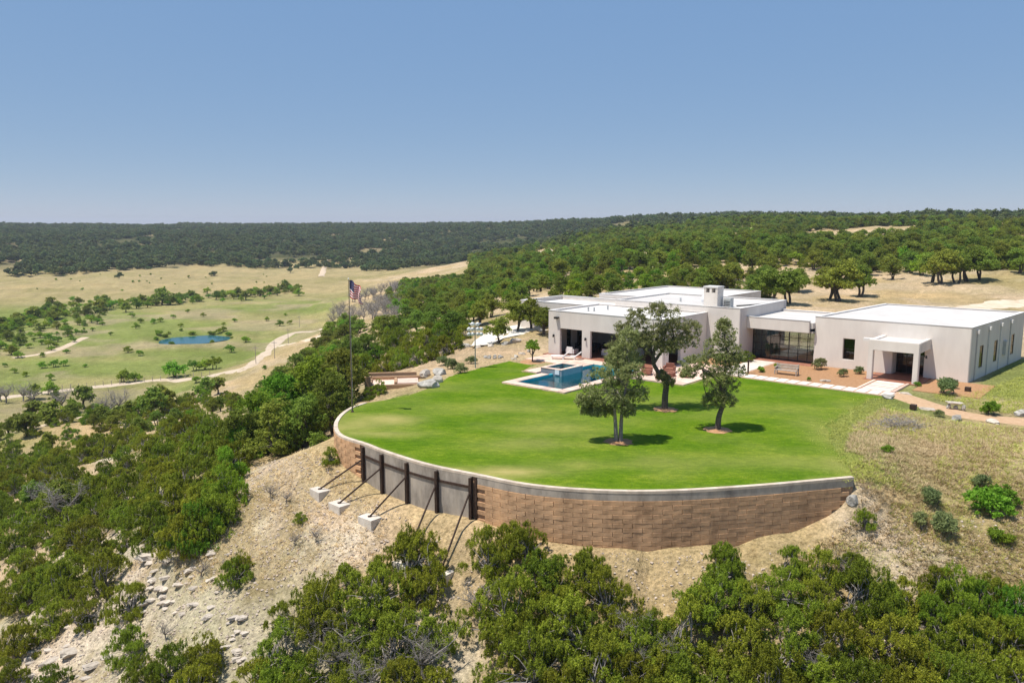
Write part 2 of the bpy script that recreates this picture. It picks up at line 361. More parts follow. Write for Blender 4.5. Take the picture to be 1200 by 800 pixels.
# one polar sheet out to the horizon, fine in front of the camera
az = np.r_[np.arange(-180, -48, 3.0), np.arange(-48, 48.01, .33), np.arange(51, 180, 3.0)]
rr = np.r_[[1.0, 3, 6, 10], np.exp(np.arange(math.log(14), math.log(3600), .0155))]
AZ, RR = np.meshgrid(np.radians(az), rr)
TX, TY = RR * np.sin(AZ), RR * np.cos(AZ)
TZ = height(TX, TY); TZ[0, :] = TZ[0].mean()
na, nr = len(az), len(rr)
ii = np.arange(nr - 1)[:, None] * na + np.arange(na)[None, :]; jj = np.arange(nr - 1)[:, None] * na + (np.arange(na)[None, :] + 1) % na
TF = np.stack([ii, jj, jj + na, ii + na], -1).reshape(-1, 4)
TV = np.c_[TX.ravel(), TY.ravel(), TZ.ravel()]
bvh = BVHTree.FromPolygons([tuple(q) for q in TV], [tuple(q) for q in TF.tolist()])
def gh(x, y):
    h = bvh.ray_cast(Vector((x, y, 300)), Vector((0, 0, -1)))
    return h[0].z if h[0] else gz(x, y)
def hit(px, py, up=0.0):
    """ground point under the photo pixel (up: height of the seen point above the ground)"""
    r = ray(px, py); h = bvh.ray_cast(Vector((0, 0, CH - up)), Vector(r))
    return (h[0].x, h[0].y, h[0].z) if h[0] else None

# ---- ground colours: what grows or lies where
X, Y, Z = TV.T; rad = np.hypot(X, Y); PXx, PYy = pix(X, Y, Z)
c_dry = np.array((.42, .325, .185)); c_soil = np.array((.55, .43, .325)); c_green = np.array((.21, .245, .075)); c_lime = np.array((.60, .52, .425))
c_lawn = np.array((.135, .22, .03)); c_field = np.array((.36, .295, .16)); c_wood = np.array((.085, .088, .042)); c_clay = np.array((.56, .38, .235))
def world_poly(pts): return [hit(*q)[:2] for q in pts]
def blend(c, k, d): return c * (1 - k[:, None]) + d * k[:, None]
n1 = fbm(X * .08, Y * .08, 4); n2 = fbm(X * .5, Y * .5, 4); n3 = fbm(X * .012 + 3, Y * .012, 4)
C = np.tile(c_dry, (len(X), 1))
C = blend(C, sstep(.45, .62, n1) * .55, c_soil)
val = sstep(-20, -23, Z) * sstep(110, 150, rad)
C = blend(C, val, c_field)
C = blend(C, val * (1 - sstep(400, 500, rad)) * (.4 + .6 * sstep(.36, .58, fbm(X * .018, Y * .03, 4))), c_green)
C = blend(C, val * sstep(.56, .66, fbm(X * .03 + 9, Y * .05, 3)) * .6 * (1 - sstep(400, 500, rad)), np.array((.36, .29, .2)))
far = sstep(600, 700, rad) * (1 - sstep(.55, .75, n3) * .6)
C = blend(C, far * sstep(-23.5, -20, Z), c_wood)
pl = [P(330, 545, -4), P(395, 540, -3), P(430, 570, -3), P(500, 610, -4), P(480, 640, -4), P(330, 690, -6), P(280, 830, -9), P(0, 830, -15), P(0, 690, -15), P(140, 660, -9), P(230, 620, -6), P(250, 550, -5)]
k = in_poly(X, Y, pl).astype(float); d = d_line(X, Y, pl, True); k = np.where(k > 0, sstep(0, 2, d), 0)
C = blend(C, k * .85, c_soil * (.9 + .25 * n2)[:, None])
C = blend(C, sstep(3.2, 1.2, d_line(X, Y, world_poly([(112, 536), (140, 534), (172, 520)]))), c_lime)
C = blend(C, k * sstep(.5, .62, fbm(X * .33 + 3, Y * .33, 4)) * .8, c_lime * 1.08)
C = blend(C, k * sstep(.52, .66, fbm(X * .27 + 60, Y * .27, 4)) * .8, np.array((.37, .285, .165)))
slope = np.clip((-5.2 - Z) / 3, 0, 1) * (rad < 75)
C = blend(C, slope * sstep(.4, .58, n2) * .9, c_lime)
dw = d_line(X, Y, WALL); inl = in_poly(X, Y, LAWN); dl = d_line(X, Y, LAWN, True)
C = blend(C, np.where(inl, 0, sstep(3.6, .6, dw)) * .85, np.array((.54, .41, .245)))
C = blend(C, np.where(inl & (dw > 2.2), .95, 0), c_lawn)
C = blend(C, np.where(inl | (dw < dl + .6), 0, sstep(7, .5, dl)) * np.where(Y < 70, .85, .35), c_lawn * np.array((1.25, 1.05, 1.4)))
u_, v_ = to_uv(X, Y)
# rough grass on the right: green near the lawn and along the house, dry elsewhere
rt = sstep(14, 20, X) * (rad < 95) * (v_ < 9)
C = blend(C, rt * sstep(.5, .66, fbm(X * .16 + 31, Y * .16, 4)) * .7, c_green)
C = blend(C, sstep(39, 40, u_) * sstep(50, 45, u_) * sstep(4, 9, v_) * (v_ < 30) * .85, c_green * 1.1)
C = blend(C, sstep(2.2, .8, d_line(X, Y, [hit(*q)[:2] for q in ((1003, 590), (1040, 640), (1110, 690))])) * 0.5, c_lime)
# clay round the terrace on the left and the pale verge of the drive
C = blend(C, ((X < 2) & (X > -14) & (Y > 66) & (Y < 96)) * sstep(-3, -1, Z) * .6, np.array((.52, .38, .255)))
C = blend(C, ((PXx > 610) & (PXx < 780) & (PYy > 280) & (PYy < 316) & (Y > 150)) * sstep(.42, .56, fbm(X * .05 + 8, Y * .05, 4)) * .8, c_lime * .9)      # stony rise behind the house
C *= (.82 + .36 * fbm(X * 1.7, Y * 1.7, 3))[:, None]
TM, t, b = new_mat('ground_soil_and_grass'); M['terrain'] = TM
at = nd(t, 'ShaderNodeAttribute', attribute_name='soil'); tc = nd(t, 'ShaderNodeTexCoord')
nn = [nd(t, 'ShaderNodeTexNoise', Scale=s, Detail=8.0, Roughness=.72) for s in (.9, 4.5, .09, .022)]
for q in nn: t.links.new(tc.outputs['Object'], q.inputs['Vector'])
c = mixc(t, .75, at.outputs['Color'], ramp(t, nn[1].outputs[0], [(.36, (.42, .4, .36)), (.5, (.98, .97, .95)), (.66, (1.55, 1.5, 1.45))]), 'MULTIPLY')
c = mixc(t, .6, c, ramp(t, nn[0].outputs[0], [(.33, (.62, .6, .5)), (.5, (1, 1, 1)), (.68, (1.3, 1.26, 1.2))]), 'MULTIPLY')
c = mixc(t, .5, c, ramp(t, nn[2].outputs[0], [(.35, (.6, .64, .52)), (.65, (1.22, 1.18, 1.12))]), 'MULTIPLY')
c = mixc(t, .7, c, ramp(t, nn[3].outputs[0], [(.38, (.74, .8, .62)), (.5, (1, 1, 1)), (.64, (1.16, 1.08, 1.02))]), 'MULTIPLY')
t.links.new(c, b.inputs['Base Color']); b.inputs['Roughness'].default_value = .95; b.inputs['Specular IOR Level'].default_value = .03
bp = nd(t, 'ShaderNodeBump', Strength=.9, Distance=.25); t.links.new(nn[1].outputs[0], bp.inputs['Height']); t.links.new(bp.outputs[0], b.inputs['Normal'])
me = np_mesh('ground', TV, TF, 'terrain', smooth=True)
a = me.color_attributes.new('soil', 'FLOAT_COLOR', 'POINT'); a.data.foreach_set('color', np.c_[C, np.ones(len(C))].astype(np.float32).ravel())
link('ground', me, kind='structure')

# ---------------------------------------------------------------- lawn, roads, water
def sheet_mesh(poly, step, zf, inner=True):
    """triangulated sheet inside a plan polygon"""
    pa = np.array([q[:2] for q in poly]); n = len(pa); pts = [Vector(q) for q in pa]
    if inner:
        gx, gy = np.meshgrid(np.arange(pa[:, 0].min(), pa[:, 0].max(), step), np.arange(pa[:, 1].min(), pa[:, 1].max(), step))
        gx = gx.ravel() + rng.uniform(-.2, .2, gx.size) * step; gy = gy.ravel() + rng.uniform(-.2, .2, gy.size) * step
        ok = in_poly(gx, gy, pa) & (d_line(gx, gy, pa, True) > step * .45)
        pts += [Vector(q) for q in np.c_[gx[ok], gy[ok]]]
    v, e, f, *_ = geometry.delaunay_2d_cdt(pts, [(i, (i + 1) % n) for i in range(n)], [], 1, 1e-4)
    vv = np.array([(q.x, q.y) for q in v]); f = np.array(f)
    cx, cy = vv[f].mean(1).T; f = f[in_poly(cx, cy, pa)]
    a, b_, c_ = vv[f[:, 0]], vv[f[:, 1]], vv[f[:, 2]]
    fl = ((b_ - a)[:, 0] * (c_ - a)[:, 1] - (b_ - a)[:, 1] * (c_ - a)[:, 0]) < 0; f[fl] = f[fl][:, ::-1]
    return np.c_[vv, zf(vv[:, 0], vv[:, 1])], f
V, F = sheet_mesh(LAWN, .7, lambda x, y: np.array([.03 if d_ > .35 else .03 * (d_ / .35) - .06 * (1 - d_ / .35) for d_ in np.minimum(d_line(x, y, LAWN, True), 9) + np.where(d_line(x, y, WALL) < .8, 9, 0)]))
dry = np.zeros(len(V)); lx, ly = V[:, 0], V[:, 1]
for px, py, rx, ry, s in ((583, 553, 3.2, .9, 1.1), (450, 492, 2.6, 1.6, .75), (420, 497, 1.8, 2.6, .7), (440, 509, 3, .7, .6), (620, 520, 4, 2, .35), (700, 545, 6, 1.2, .25), (800, 470, 4, 2, .25), (900, 480, 5, 2, .3), (968, 505, 2, 4, .4), (985, 545, 1.5, 2, .4), (560, 478, 9, 2, .22), (475, 455, 3, 1.6, .6), (1000, 475, 2, 2, .35), (660, 500, 4, 4, .3), (850, 540, 8, 2, .25)):
    q = P(px, py); dry = np.maximum(dry, s * np.exp(-((lx - q[0]) / rx) ** 2 - ((ly - q[1]) / ry) ** 2))
dry = np.clip(dry * (.25 + 1.0 * fbm(lx * .5, ly * .5, 4)) + .10 * sstep(.5, .7, fbm(lx * .22, ly * .35, 3)) + .2 * sstep(.6, .1, d_line(lx, ly, WALL)), 0, 1)
LM, t, b = new_mat('mown_lawn'); M['lawn'] = LM
at = nd(t, 'ShaderNodeAttribute', attribute_name='dry'); tc = nd(t, 'ShaderNodeTexCoord')
nn = [nd(t, 'ShaderNodeTexNoise', Scale=s, Detail=7.0, Roughness=.7) for s in (.22, 1.5, 12.0)]
mp = nd(t, 'ShaderNodeMapping'); mp.inputs['Scale'].default_value = (1, 1.7, 1); mp.inputs['Rotation'].default_value = (0, 0, R(25)); t.links.new(tc.outputs['Object'], mp.inputs[0])
for q in nn: t.links.new(mp.outputs[0], q.inputs['Vector'])
g = ramp(t, nn[0].outputs[0], [(.34, (.064, .138, .005)), (.5, (.09, .166, .007)), (.66, (.135, .2, .014))])
g = mixc(t, .55, g, ramp(t, nn[1].outputs[0], [(.36, (.6, .7, .55)), (.5, (1, 1, 1)), (.64, (1.6, 1.35, 1.6))]), 'MULTIPLY')
g = mixc(t, .5, g, ramp(t, nn[2].outputs[0], [(.34, (.42, .48, .4)), (.66, (1.6, 1.52, 1.5))]), 'MULTIPLY')
g = mixc(t, at.outputs['Fac'], g, mixc(t, nn[1].outputs[0], (.30, .275, .065), (.46, .37, .17)))
t.links.new(g, b.inputs['Base Color']); b.inputs['Roughness'].default_value = .95; b.inputs['Specular IOR Level'].default_value = .03
bp = nd(t, 'ShaderNodeBump', Strength=.6, Distance=.06); t.links.new(nn[2].outputs[0], bp.inputs['Height']); t.links.new(bp.outputs[0], b.inputs['Normal'])
me = np_mesh('lawn', V, F, 'lawn'); a = me.attributes.new('dry', 'FLOAT', 'POINT'); a.data.foreach_set('value', dry.astype(np.float32))
link('lawn', me, kind='structure')
def road(name, px, width, m, lift=.09, step=1.5):
    """strip draped on the ground along photo points that lie on the ground"""
    ctr = catmull([hit(*q[:2])[:2] for q in px], 24); ctr = np.array(ctr)
    s = np.r_[0, np.cumsum(np.hypot(*np.diff(ctr, axis=0).T))]; ss = np.arange(0, s[-1], step)
    cx, cy = np.interp(ss, s, ctr[:, 0]), np.interp(ss, s, ctr[:, 1]); tx, ty = np.gradient(cx), np.gradient(cy); l = np.hypot(tx, ty); tx /= l; ty /= l
    V = []; nw = 6
    wv = width * (.85 + .3 * fbm(ss * .15, ss * 0 + 3.3, 3))
    for i in range(len(ss)):
        for k in range(nw + 1):
            o = (k / nw - .5) * wv[i]; x, y = cx[i] - ty[i] * o, cy[i] + tx[i] * o
            V.append((x, y, gh(x, y) + lift * (1 if 0 < k < nw else -.3)))
    F = [(i * (nw + 1) + k, (i + 1) * (nw + 1) + k, (i + 1) * (nw + 1) + k + 1, i * (nw + 1) + k + 1) for i in range(len(ss) - 1) for k in range(nw)]
    F = np.array(F)[:, ::-1]
    return link(name, np_mesh(name, np.array(V), F, m, smooth=True), kind='structure')
M['dirt'] = surf('pale_dirt', (.50, .39, .27), (.64, .53, .41), .5, .95, .5, 12, .03)
M['track'] = surf('tan_dirt', (.44, .34, .235), (.56, .45, .33), .5, .95, .5, 12, .03)
M['gravelpath'] = surf('orange_gravel_path', (.52, .33, .19), (.64, .44, .28), 2.5, .95, .5, 50, .015)
road('dirt_road', [(0, 466), (60, 459), (130, 451.5), (200, 445), (262, 437), (292, 429), (310, 414), (324, 401), (352, 389), (388, 383)], 4.2, 'dirt')
road('dirt_road', [(316, 409), (330, 404), (360, 398), (392, 387)], 3.0, 'dirt', .07)
road('dirt_track', [(376, 324), (380, 314), (383, 304), (388, 297)], 5.0, 'track', .3, 4)
road('dirt_track', [(100, 395), (60, 412), (10, 420)], 3.0, 'track', .05, 3)
road('dirt_track', [(0, 508), (40, 500), (100, 488), (160, 498), (215, 480), (260, 468)], 2.2, 'track', .08)
road('gravel_path', [(1042, 460), (1068, 468), (1095, 477), (1130, 486), (1170, 491), (1215, 495)], 2.6, 'gravelpath', .05, .6)
road('dirt_drive', [(1075, 361.5), (1130, 361), (1180, 357), (1230, 352)], 7, 'dirt', .08, 2)
# pond: water disc with wavering bank
a = np.linspace(0, 2 * math.pi, 64, endpoint=False); rr_ = 10.6 * (1 + .12 * np.sin(a * 2 + 1) + .06 * np.sin(a * 5))
pm = MB(); pm.add([(POND[0] + r * math.cos(q), POND[1] + r * 1.1 * math.sin(q), -25.75) for q, r in zip(a, rr_)], [tuple(range(64))])
WM, t, b = new_mat('pond_water'); M['pond'] = WM
b.inputs['Base Color'].default_value = (.008, .085, .1, 1); b.inputs['Roughness'].default_value = .18; b.inputs['IOR'].default_value = 1.33
n = nd(t, 'ShaderNodeTexNoise', Scale=.9, Detail=3.0); bp = nd(t, 'ShaderNodeBump', Strength=.5, Distance=.1); t.links.new(n.outputs[0], bp.inputs['Height']); t.links.new(bp.outputs[0], b.inputs['Normal'])
pm.build('pond', 'pond', kind='structure')
# ---------------------------------------------------------------- retaining wall
WL = np.array(WALL); WS = np.r_[0, np.cumsum(np.hypot(*np.diff(WL, axis=0).T))]
def wpt(s):
    x, y = np.interp(s, WS, WL[:, 0]), np.interp(s, WS, WL[:, 1])
    x2, y2 = np.interp(min(s + .3, WS[-1]), WS, WL[:, 0]), np.interp(min(s + .3, WS[-1]), WS, WL[:, 1])
    x1, y1 = np.interp(max(s - .3, 0), WS, WL[:, 0]), np.interp(max(s - .3, 0), WS, WL[:, 1])
    tx, ty = x2 - x1, y2 - y1; l = math.hypot(tx, ty); tx /= l; ty /= l
    return np.array((x, y)), np.array((tx, ty)), np.array((ty, -tx))      # point, tangent, outward (the wall runs anticlockwise round the lawn)
def s_at(px, py):
    q = P(px, py); return WS[np.argmin(np.hypot(WL[:, 0] - q[0], WL[:, 1] - q[1]))]
S0, S1, SE = s_at(427, 521), s_at(559, 557), WS[-1]
wroot = empty('retaining_wall', (*wpt(S1)[0], 0), 0, 'curved brown block retaining wall with pale coping holding up the lawn', 'wall')
inv = -np.array((*wpt(S1)[0], 0))
def wall_strip(name, m, s0, s1, o0, o1, z0, z1, step=.5, zf=None):
    ss = np.linspace(s0, s1, max(2, int((s1 - s0) / step))); V = []; F = []
    for i, s in enumerate(ss):
        p, tn, o = wpt(s); a = z0 if zf is None else zf(s)
        for off, z in ((o0, a), (o1, a), (o1, z1), (o0, z1)): V.append((*(p + o * off + inv[:2]), z))
    for i in range(len(ss) - 1):
        for k in range(4): F.append((i * 4 + k, i * 4 + (k + 1) % 4, i * 4 + 4 + (k + 1) % 4, i * 4 + 4 + k))
    e = (len(ss) - 1) * 4; F += [(3, 2, 1, 0), (e, e + 1, e + 2, e + 3)]
    mb = MB().add(V, F); o = mb.build(name, m, wroot)
    bm_ = bmesh.new(); bm_.from_mesh(o.data); bmesh.ops.recalc_face_normals(bm_, faces=bm_.faces); bm_.to_mesh(o.data); bm_.free(); return o
wall_strip('core', 'mortar', 0.05, SE, -.28, .0, -4.6, -.06)
wall_strip('coping', 'coping', 0, SE + .0, -.2, .08, -.06, .08)
wall_strip('cap_band', 'concrete', S1 + .12, SE - .01, .0, .065, -.47, -.063)
# grey cast panels between the braces, one per bay
brace_px = [(429.5, 521.5), (450.5, 529.7), (477, 538), (516, 549.3), (552, 556)]
bs = [s_at(*q) for q in brace_px]; bs[-1] = S1 - .25
for a0, a1 in zip([S0 - .1] + bs[1:-1], bs[1:]): wall_strip('panel', 'concrete', a0 + .02, a1 - .02, .002, .075, -4.2, -.067)
wall_strip('edge_post', 'steel', S1 - .05, S1 + .1, .0, .12, -4.2, -.1)
wall_strip('rail', 'steel', bs[0], bs[-1], .078, .15, -.78, -.64)
# blocks: rows of long split-faced blocks
BL, BH = 1.06, .25
bvar = []
for k in range(6):
    bm_ = bmesh.new(); bmesh.ops.create_cube(bm_, size=1)
    for q in bm_.verts:
        q.co = Vector((q.co.x * (BL - .016), q.co.y * .12, q.co.z * (BH - .012)))
        q.co += Vector((random.uniform(-.008, .008), random.uniform(-.004, .004) if q.co.y > 0 else 0, random.uniform(-.005, .005)))
    bmesh.ops.bevel(bm_, geom=bm_.edges[:], offset=.01, segments=1, affect='EDGES')
    me = bpy.data.meshes.new('brick'); bm_.to_mesh(me); bm_.free(); me.materials.append(M['brick']); bvar.append(me)
nb = 0
for s0, s1, ztop in ((.1, S0 - .1, -.07), (S1 + .12, SE, -.48)):
    row = 0
    z = ztop
    while z > -4.0:
        s = s0 + (row % 2) * BL * .5 + .5 * BL
        while s < s1 - .45:
            p, tn, o = wpt(s); q = p + o * .03
            g = gz(*(p + o * .3))
            if z > g - .05:
                b_ = link('brick', random.choice(bvar), wroot, (q[0] + inv[0] + o[0] * random.uniform(-.008, .008), q[1] + inv[1] + o[1] * random.uniform(-.008, .008), z - BH / 2))
                b_.rotation_euler = (0, 0, math.atan2(-o[0], o[1]) ); nb += 1
            s += BL
        z -= BH; row += 1
print('blocks', nb)
# raking steel braces on concrete footings
foot_px = [(375, 577.5), (398, 594), (433.5, 610), (484, 640), (521, 632)]
brace_lab = ['rusty steel raking brace by the flagpole end of the grey wall panels', 'second steel raking brace counted from the flagpole, on a white block', 'third steel raking brace counted from the flagpole, on a white block', 'fourth steel raking brace counted from the flagpole, foot behind juniper', 'steel raking brace beside the brown brick stretch of the wall']
for i, (s, fp) in enumerate(zip(bs, foot_px)):
    p, tn, o = wpt(s); base = p + o * .2; g = gz(*base)
    f = hit(*fp) if i < 3 else None
    if f is None: q = p + o * 3.1; f = (q[0], q[1], gh(*q))
    if math.hypot(f[0] - p[0], f[1] - p[1]) > 6: q = p + o * 4.2; f = (q[0], q[1], gh(*q))
    e = empty('wall_brace', (base[0], base[1], g), math.atan2(-o[0], o[1]), brace_lab[i], 'brace', 'raking braces along the retaining wall')
    L = Matrix.Rotation(-e.rotation_euler[2], 4, 'Z') @ Matrix.Translation((-base[0], -base[1], -g))
    MB().box(-.055, .055, -.08, .08, -.3, -g - .12).box(-.09, .09, -.1, -.081, -.3, -g - .12).box(-.09, .09, .081, .1, -.3, -g - .12).build('post', 'steel', e)
    fl = L @ Vector((f[0], f[1], f[2] + .28)); tp = Vector((0, .14, -g - .12 - .34 * (-g)))
    MB().tube([tp, fl + (tp - fl).normalized() * .02], .055, 8).build('strut', 'steel', e)
    MB().cyl((fl.x, fl.y, fl.z - .02), .13, .05, 10).build('base_plate', 'steel', e)
    a = random.uniform(-.15, .15); m4 = Matrix.Translation(fl) @ Matrix.Rotation(a, 4, 'Z')
    MB().box(-.62, .62, -.42, .42, -.7, -.012, m4).build('footing', 'paleconc', e, bevel=.02)

# ---------------------------------------------------------------- house
house = empty('house', (HO[0], HO[1], 0), HA, 'low white stucco flat-roofed house with patio wing and portico', 'house')
def panel(name, axis, at, th, a0, a1, z0, z1, ops=(), m='stucco', parent=None):
    """wall slab with real openings; axis u: at..at+th is v, axis v: at..at+th is u"""
    ca_ = sorted({a0, a1, *[q[0] for q in ops], *[q[1] for q in ops]}); cz = sorted({z0, z1, *[q[2] for q in ops], *[q[3] for q in ops]})
    nx, nz = len(ca_) - 1, len(cz) - 1
    def solid(i, k):
        if not (0 <= i < nx and 0 <= k < nz): return False
        x, z = (ca_[i] + ca_[i + 1]) / 2, (cz[k] + cz[k + 1]) / 2
        return not any(q[0] < x < q[1] and q[2] < z < q[3] for q in ops)
    mb = MB()
    def pt(a, d, z): return (a, at + d, z) if axis == 'u' else (at + d, a, z)
    for i in range(nx):
        for k in range(nz):
            if not solid(i, k): continue
            x0, x1, y0, y1 = ca_[i], ca_[i + 1], cz[k], cz[k + 1]
            mb.add([pt(x0, 0, y0), pt(x1, 0, y0), pt(x1, 0, y1), pt(x0, 0, y1)], [(0, 1, 2, 3)])
            mb.add([pt(x0, th, y0), pt(x1, th, y0), pt(x1, th, y1), pt(x0, th, y1)], [(3, 2, 1, 0)])
            for di, dk, e in ((-1, 0, ((x0, y0), (x0, y1))), (1, 0, ((x1, y0), (x1, y1))), (0, -1, ((x0, y0), (x1, y0))), (0, 1, ((x0, y1), (x1, y1)))):
                if not solid(i + di, k + dk):
                    (p0, q0), (p1, q1) = e; mb.add([pt(p0, 0, q0), pt(p1, 0, q1), pt(p1, th, q1), pt(p0, th, q0)], [(0, 1, 2, 3)])
    o = mb.build(name, m, parent or house)
    bm_ = bmesh.new(); bm_.from_mesh(o.data); bmesh.ops.remove_doubles(bm_, verts=bm_.verts, dist=1e-4); bmesh.ops.recalc_face_normals(bm_, faces=bm_.faces)
    bmesh.ops.bevel(bm_, geom=[e for e in bm_.edges if len(e.link_faces) == 2 and e.calc_face_angle(0) > 1], offset=.035, segments=2, affect='EDGES')
    bm_.to_mesh(o.data); bm_.free(); return o
TH = .34
def block(u0, u1, v0, v1, h, front=(), right=(), left=(), back=(), roofdrop=.3, roof=True, sides='frlb', zb=-.4):
    if 'f' in sides: panel('wall', 'u', v0, TH, u0, u1, zb, h, front)
    if 'b' in sides: panel('wall', 'u', v1 - TH, TH, u0, u1, zb, h, back)
    if 'l' in sides: panel('wall', 'v', u0, TH, v0 + TH + .002, v1 - TH - .002, zb, h, left)
    if 'r' in sides: panel('wall', 'v', u1 - TH, TH, v0 + TH + .002, v1 - TH - .002, zb, h, right)
    if roof:
        r = MB().box(u0 + .2, u1 - .2, v0 + .2, v1 - .2, h - roofdrop - .2, h - roofdrop).build('roof', 'roofwhite', house)
        c = .03
        for q in ((u0 - c, u1 + c, v0 - c, v0 + TH + c), (u0 - c, u1 + c, v1 - TH - c, v1 + c), (u0 - c, u0 + TH + c, v0 + TH + c + .002, v1 - TH - c - .002), (u1 - TH - c, u1 + c, v0 + TH + c + .002, v1 - TH - c - .002)):
            MB().box(*q, h + .004, h + .06).build('coping', 'trimwhite', r)
        return r
def window(axis, at, a0, a1, z0, z1, cols=1, rows=1, inset=.16, sgn=1, name='window', glass='glass', fw=.06, back=True):
    """frame, mullions and panes set back in an opening"""
    def bx(mb, p0, p1, d0, d1, q0, q1):
        d0, d1 = sorted((at + sgn * d0, at + sgn * d1))
        return mb.box(p0, p1, d0, d1, q0, q1) if axis == 'u' else mb.box(d0, d1, p0, p1, q0, q1)
    w_ = MB()
    bx(w_, a0 + .002, a0 + fw, inset, inset + .09, z0 + .002, z1 - .002); bx(w_, a1 - fw, a1 - .002, inset, inset + .09, z0 + .002, z1 - .002)
    bx(w_, a0 + fw, a1 - fw, inset, inset + .09, z1 - fw, z1 - .002); bx(w_, a0 + fw, a1 - fw, inset, inset + .09, z0 + .002, z0 + fw)
    o = w_.build(name, 'bronze', house)
    for i in range(1, cols):
        x = a0 + (a1 - a0) * i / cols; bx(MB(), x - .028, x + .028, inset + .012, inset + .08, z0 + fw, z1 - fw).build('mullion', 'bronze', o)
    for i in range(1, rows):
        z = z0 + (z1 - z0) * i / rows
        bx(MB(), a0 + fw, a1 - fw, inset + .016, inset + .076, z - .02, z + .02).build('glazing_bar', 'bronze', o)
    for i in range(cols):
        x0, x1 = a0 + (a1 - a0) * i / cols, a0 + (a1 - a0) * (i + 1) / cols
        bx(MB(), x0 + .035, x1 - .035, inset + .04, inset + .05, z0 + .04, z1 - .04).build('pane', glass, o)
    return o
# heights and extents, metres: patio wing, core, hall, right wing, rear wings
hA, hB, hC, hR, hD, hE = 4.8, 5.45, 4.5, 4.95, 4.2, 4.75
A1, AV, B0, B1, BV = 14.3, 9.2, 2.6, 18.0, 21.5
C1, CV0, R1, RV0, RV1 = 24.9, 10.9, 38.8, 11.6, 30.0
fo = [(1.6, 4.5, -.4, 2.95), (5.6, 9.4, -.4, 2.95), (10.5, 13.1, -.4, 2.95)]
block(0, A1, 0, AV + TH, hA, front=fo, left=[(3.0, 3.9, .2, 2.8), (5.0, 8.2, .2, 2.8)], right=[(1.2, 3.6, -.4, 2.8)], roofdrop=.12)
MB().box(TH + .01, A1 - TH - .01, TH + .01, AV - .01, 3.05, 3.2).build('ceiling', 'ceiling', house)
MB().box(-.3, A1 + .2, -.6, AV - .02, -.3, .05).build('patio_floor', 'patiotile', house)
window('v', 0, 3.0, 3.9, .2, 2.8, 1, 2, .1); window('v', 0, 5.0, 8.2, .2, 2.8, 3, 2, .1)
MB().box(5.1, 13.6, AV - .75, AV - .05, .05, .98).build('outdoor_counter', 'interior', house, bevel=.02)
MB().box(7.0, 9.0, AV - .12, AV - .02, 1.5, 2.7).build('wall_screen', 'black', house)
block(B0, B1, AV, BV, hB, roofdrop=.1, right=[(12.6, 13.4, 0, 2.4)] if 0 else ())
# glazed hall: deep fascia over a recessed glass wall on both sides
r = MB().box(B1 + .01, C1 - .01, CV0 + .2, 20.2, 3.75, hC - .18).build('roof', 'roofwhite', house)
panel('fascia', 'u', CV0, .3, B1 + .002, C1 - .3, 3.3, hC)
MB().box(B1 + .02, C1 - .02, CV0 + .3, 19.9, 3.25, 3.45).build('ceiling', 'interior', house)
panel('fascia', 'u', 20.2, .3, B1 + .002, C1, 3.1, hC)
MB().box(B1 + .002, C1 - .27, CV0 - .03, CV0 + .33, hC + .004, hC + .05).build('coping', 'trimwhite', r)
MB().box(B1 + .002, C1 - .002, 20.17, 20.53, hC + .004, hC + .05).build('coping', 'trimwhite', r)
MB().box(B1 - .2, C1 + .2, CV0 - .3, 20.6, -.3, .04).build('hall_floor', 'patiotile', house)
GV = 12.6
window('u', GV, B1 + .01, C1 - .01, .04, 3.3, 7, 4, 0, 1, 'glass_wall', 'hallglass', fw=.09)
window('u', 20.0, B1 + .01, C1 - .01, .04, 3.1, 6, 3, 0, 1, 'glass_wall', 'hallglass', fw=.09)
cm = MB(); 
for i in range(60):
    a = B1 + .15 + 2.1 * i / 60; cm.add([(a, GV + .3 + .05 * math.sin(i * 1.3), .1), (a + 2.1 / 60, GV + .3 + .05 * math.sin((i + 1) * 1.3), .1), (a + 2.1 / 60, GV + .3 + .05 * math.sin((i + 1) * 1.3), 3.2), (a, GV + .3 + .05 * math.sin(i * 1.3), 3.2)], [(0, 1, 2, 3)])
M['drape'] = surf('grey_drape', (.13, .14, .135), (.2, .21, .2), 2, .9, .1, 30, .004)
cm.build('drape', 'drape', house)
# right wing with portico
fw = (27.75, 28.85, .95, 3.0); door = (32.35, 35.1, -.4, 2.65)
sidew = [(14.6, 15.7, .95, 3.0), (19.3, 20.4, .95, 3.0), (25.4, 26.5, .95, 3.0)]
block(C1, R1, RV0, RV1, hR, front=[fw, door], right=sidew, roofdrop=.07)
MB().box(C1 + TH, R1 - TH, RV0 + 2.6, RV0 + 2.7, -.3, 4.5).build('inner_wall', 'interior', house)
MB().box(32.2, 35.3, RV0 - .1, RV0 + 2.6, -.3, .045).build('entry_floor', 'patiotile', house)
panel('wall', 'v', 32.1, .25, RV0 + TH + .01, RV0 + 2.59, -.2, 2.9); panel('wall', 'v', 35.1, .25, RV0 + TH + .01, RV0 + 2.59, -.2, 2.9)
MB().box(32.36, 35.09, RV0 + TH + .005, RV0 + 2.59, 2.66, 2.8).build('ceiling', 'ceiling', house)
window('u', RV0, *fw, 1, 2, .18); window('u', RV0 + 1.1, 32.36, 35.09, .05, 2.64, 3, 2, 0, 1, 'entry_door', fw=.09)
for q in sidew: window('v', R1, *q, 1, 2, .02, -1)
PU0, PU1, PV0, PH = 31.3, 35.6, 7.5, 3.7
panel('portico_beam', 'u', PV0, .5, PU0, PU1, -.3, PH, [(PU0 + .45, PU1 - .45, -.3, 2.75)])
panel('portico_beam', 'v', PU0, .45, PV0 + .502, RV0 - .002, 2.75, PH); panel('portico_beam', 'v', PU1 - .45, .45, PV0 + .502, RV0 - .002, 2.75, PH)
